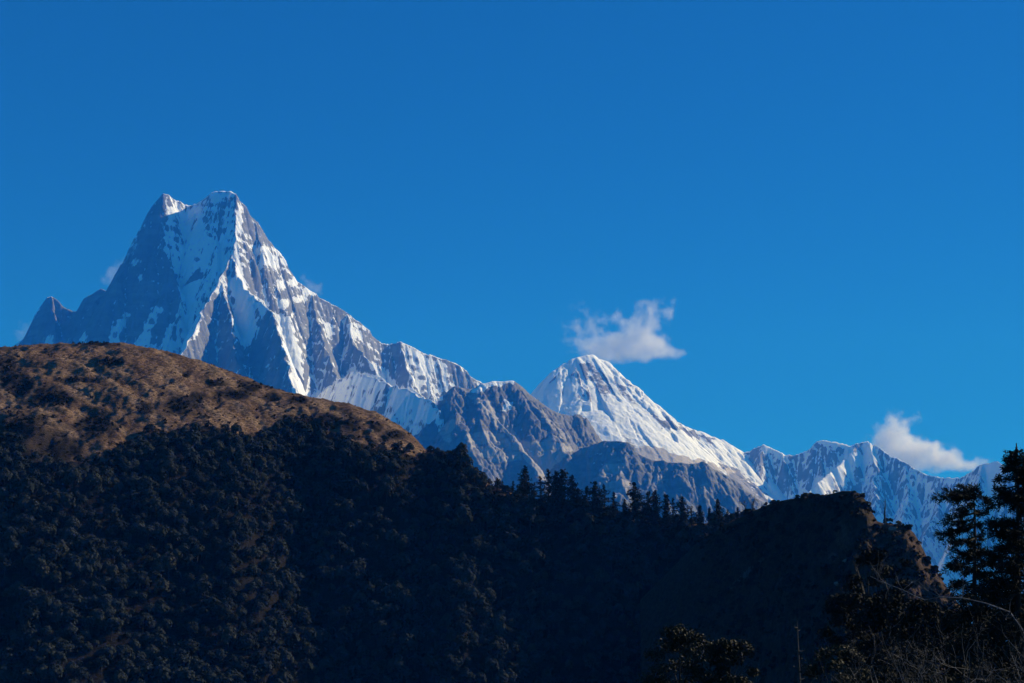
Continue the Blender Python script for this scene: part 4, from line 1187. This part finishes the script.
# ---------------------------------------------------------------- clouds
def cloud(name, cx, cy, Y, blobs, dens, scale, lab, seed, thresh=0.32, aniso=0.3):
    """blobs in pixels: (px, py, rx, ry, weight)"""
    cen = P(cx, cy, Y); k = float(np.linalg.norm(P(cx + 1, cy, Y) - cen))
    mat = bpy.data.materials.new('cloud_vapour'); mat.use_nodes = True
    t = mat.node_tree; t.nodes.remove(t.nodes['Principled BSDF'])
    N = lambda ty: t.nodes.new(ty)
    tc = N('ShaderNodeTexCoord')
    wn = N('ShaderNodeTexNoise'); wn.inputs['Scale'].default_value = 0.030 / k * scale; wn.inputs['Detail'].default_value = 4
    t.links.new(tc.outputs['Object'], wn.inputs['Vector'])
    sb = N('ShaderNodeVectorMath'); sb.operation = 'SUBTRACT'; sb.inputs[1].default_value = (0.5, 0.5, 0.5)
    t.links.new(wn.outputs['Color'], sb.inputs[0])
    ml = N('ShaderNodeVectorMath'); ml.operation = 'MULTIPLY'; ml.inputs[1].default_value = (34 * k, 34 * k, 26 * k)
    t.links.new(sb.outputs[0], ml.inputs[0])
    ad = N('ShaderNodeVectorMath'); ad.operation = 'ADD'
    t.links.new(tc.outputs['Object'], ad.inputs[0]); t.links.new(ml.outputs[0], ad.inputs[1])
    tot = None
    for (bx, by, rx, ry, wgt) in blobs:
        mp = N('ShaderNodeMapping'); mp.vector_type = 'TEXTURE'
        mp.inputs['Location'].default_value = ((bx - cx) * k, 0, -(by - cy) * k)
        mp.inputs['Scale'].default_value = (1.35 * rx * k, (rx + ry) * 0.6 * k, 1.3 * ry * k)
        t.links.new(ad.outputs[0], mp.inputs[0])
        ln = N('ShaderNodeVectorMath'); ln.operation = 'LENGTH'; t.links.new(mp.outputs[0], ln.inputs[0])
        mr = N('ShaderNodeMapRange'); mr.interpolation_type = 'SMOOTHSTEP'
        mr.inputs['From Min'].default_value = 1.0; mr.inputs['From Max'].default_value = 0.0; mr.inputs['To Max'].default_value = wgt
        t.links.new(ln.outputs['Value'], mr.inputs['Value'])
        if tot is None: tot = mr.outputs[0]
        else:
            a = N('ShaderNodeMath'); a.operation = 'ADD'; t.links.new(tot, a.inputs[0]); t.links.new(mr.outputs[0], a.inputs[1]); tot = a.outputs[0]
    fn = N('ShaderNodeTexNoise'); fn.inputs['Scale'].default_value = 0.075 / k * scale; fn.inputs['Detail'].default_value = 6; fn.inputs['Roughness'].default_value = 0.6
    t.links.new(tc.outputs['Object'], fn.inputs['Vector'])
    m2 = N('ShaderNodeMath'); m2.operation = 'MULTIPLY_ADD'; m2.inputs[1].default_value = 2.6; m2.inputs[2].default_value = -1.3 - thresh
    cl_ = N('ShaderNodeMath'); cl_.operation = 'MINIMUM'; cl_.inputs[1].default_value = 1.0; t.links.new(tot, cl_.inputs[0]); tot = cl_.outputs[0]
    t.links.new(fn.outputs[0], m2.inputs[0])
    s3 = N('ShaderNodeMath'); s3.operation = 'ADD'; t.links.new(tot, s3.inputs[0]); t.links.new(m2.outputs[0], s3.inputs[1])
    # no vapour where no blob is
    gate = N('ShaderNodeMapRange'); gate.inputs['From Min'].default_value = 0.02; gate.inputs['From Max'].default_value = 0.25; t.links.new(tot, gate.inputs['Value'])
    mr = N('ShaderNodeMapRange'); mr.inputs['From Min'].default_value = 0.0; mr.inputs['From Max'].default_value = 1.35; mr.inputs['To Max'].default_value = 1.1 * dens / (20 * k)
    t.links.new(s3.outputs[0], mr.inputs['Value'])
    mu = N('ShaderNodeMath'); mu.operation = 'MULTIPLY'; t.links.new(mr.outputs[0], mu.inputs[0]); t.links.new(gate.outputs[0], mu.inputs[1])
    pv = N('ShaderNodeVolumePrincipled'); pv.inputs['Color'].default_value = (0.97, 0.97, 0.98, 1); pv.inputs['Anisotropy'].default_value = aniso
    t.links.new(mu.outputs[0], pv.inputs['Density'])
    t.links.new(pv.outputs[0], t.nodes['Material Output'].inputs['Volume'])
    # hull: the outer envelope of the blobs as seen from the middle
    nu, nv = 48, 24
    U, Vv = np.meshgrid(np.linspace(0, 2 * np.pi, nu, endpoint=False), np.linspace(0.03, np.pi - 0.03, nv))
    d = np.stack([np.sin(Vv) * np.cos(U), np.sin(Vv) * np.sin(U), np.cos(Vv)], -1)
    rr = np.zeros(U.shape)
    for (bx, by, rx, ry, wgt) in blobs:
        c = np.array([(bx - cx), 0, -(by - cy)]); q = np.array([1.35 * rx, (rx + ry) * 0.6, 1.3 * ry]) + 7
        for step in np.linspace(2, 130, 65):
            p = d * step
            ins = ((((p - c) / q) ** 2).sum(-1) < 1)
            rr = np.where(ins, np.maximum(rr, step), rr)
    rr = np.maximum(rr, 4) * k
    i = np.arange(nu * nv).reshape(nv, nu); j = np.roll(i, -1, 1)
    Q = np.stack([i[:-1], i[1:], j[1:], j[:-1]], -1).reshape(-1, 4)
    V = (d * rr[..., None]).reshape(-1, 3)
    # close the poles with fans of degenerate-free quads
    V = np.concatenate([V, [V[:nu].mean(0)], [V[-nu:].mean(0)]])
    tq = [(i[0, a], i[0, (a + 1) % nu], i[0, (a + 2) % nu], nu * nv) for a in range(0, nu, 2)]
    bq = [(i[-1, (a + 2) % nu], i[-1, (a + 1) % nu], i[-1, a], nu * nv + 1) for a in range(0, nu, 2)]
    Q = np.concatenate([Q, np.array(tq), np.array(bq)])
    o = add(name, raw_mesh(name, V, Q, mat), loc=cen)
    return tag(o, lab, 'cloud')


scene.cycles.volume_step_rate = 0.25
scene.cycles.volume_max_steps = 256
cloud('cloud', 627, 335, 21500, [(605, 348, 34, 15, 0.95), (635, 346, 36, 16, 1.0), (655, 350, 30, 12, 0.9), (640, 330, 24, 20, 0.95), (650, 313, 18, 18, 0.85), (618, 322, 22, 14, 0.6), (583, 330, 26, 30, 0.45), (668, 310, 12, 16, 0.5), (676, 353, 16, 8, 0.6)], 1.7, 1.0,
      'grey white cloud hanging over the white pyramid peak', 1)
cloud('cloud', 915, 450, 21500, [(888, 440, 22, 22, 1.0), (898, 424, 12, 18, 0.8), (905, 448, 30, 20, 1.0), (930, 456, 30, 16, 0.95), (955, 462, 28, 11, 0.85), (975, 463, 18, 8, 0.6), (895, 462, 30, 16, 0.9), (915, 420, 12, 10, 0.4)], 2.6, 1.0,
      'bright white cloud rising behind the far right snow ridge', 2)
cloud('cloud_wisp', 119, 268, 20000, [(121, 270, 13, 12, 0.75), (128, 258, 9, 8, 0.55), (112, 276, 12, 9, 0.55), (136, 240, 9, 8, 0.4)], 0.9, 1.6, 'faint cloud wisp beside the left edge of the twin summit', 3, 0.25)
cloud('cloud_wisp', 308, 288, 20000, [(310, 287, 13, 10, 0.8), (303, 280, 9, 7, 0.5), (317, 290, 9, 6, 0.5)], 0.9, 1.8, 'faint cloud plume on the right shoulder of the twin summit', 4, 0.25)
cloud('cloud_wisp', 27, 332, 20000, [(25, 332, 14, 12, 0.7), (34, 322, 9, 8, 0.45)], 0.7, 1.6, 'faint cloud wisp at the far left foot of the twin summit', 5, 0.25)
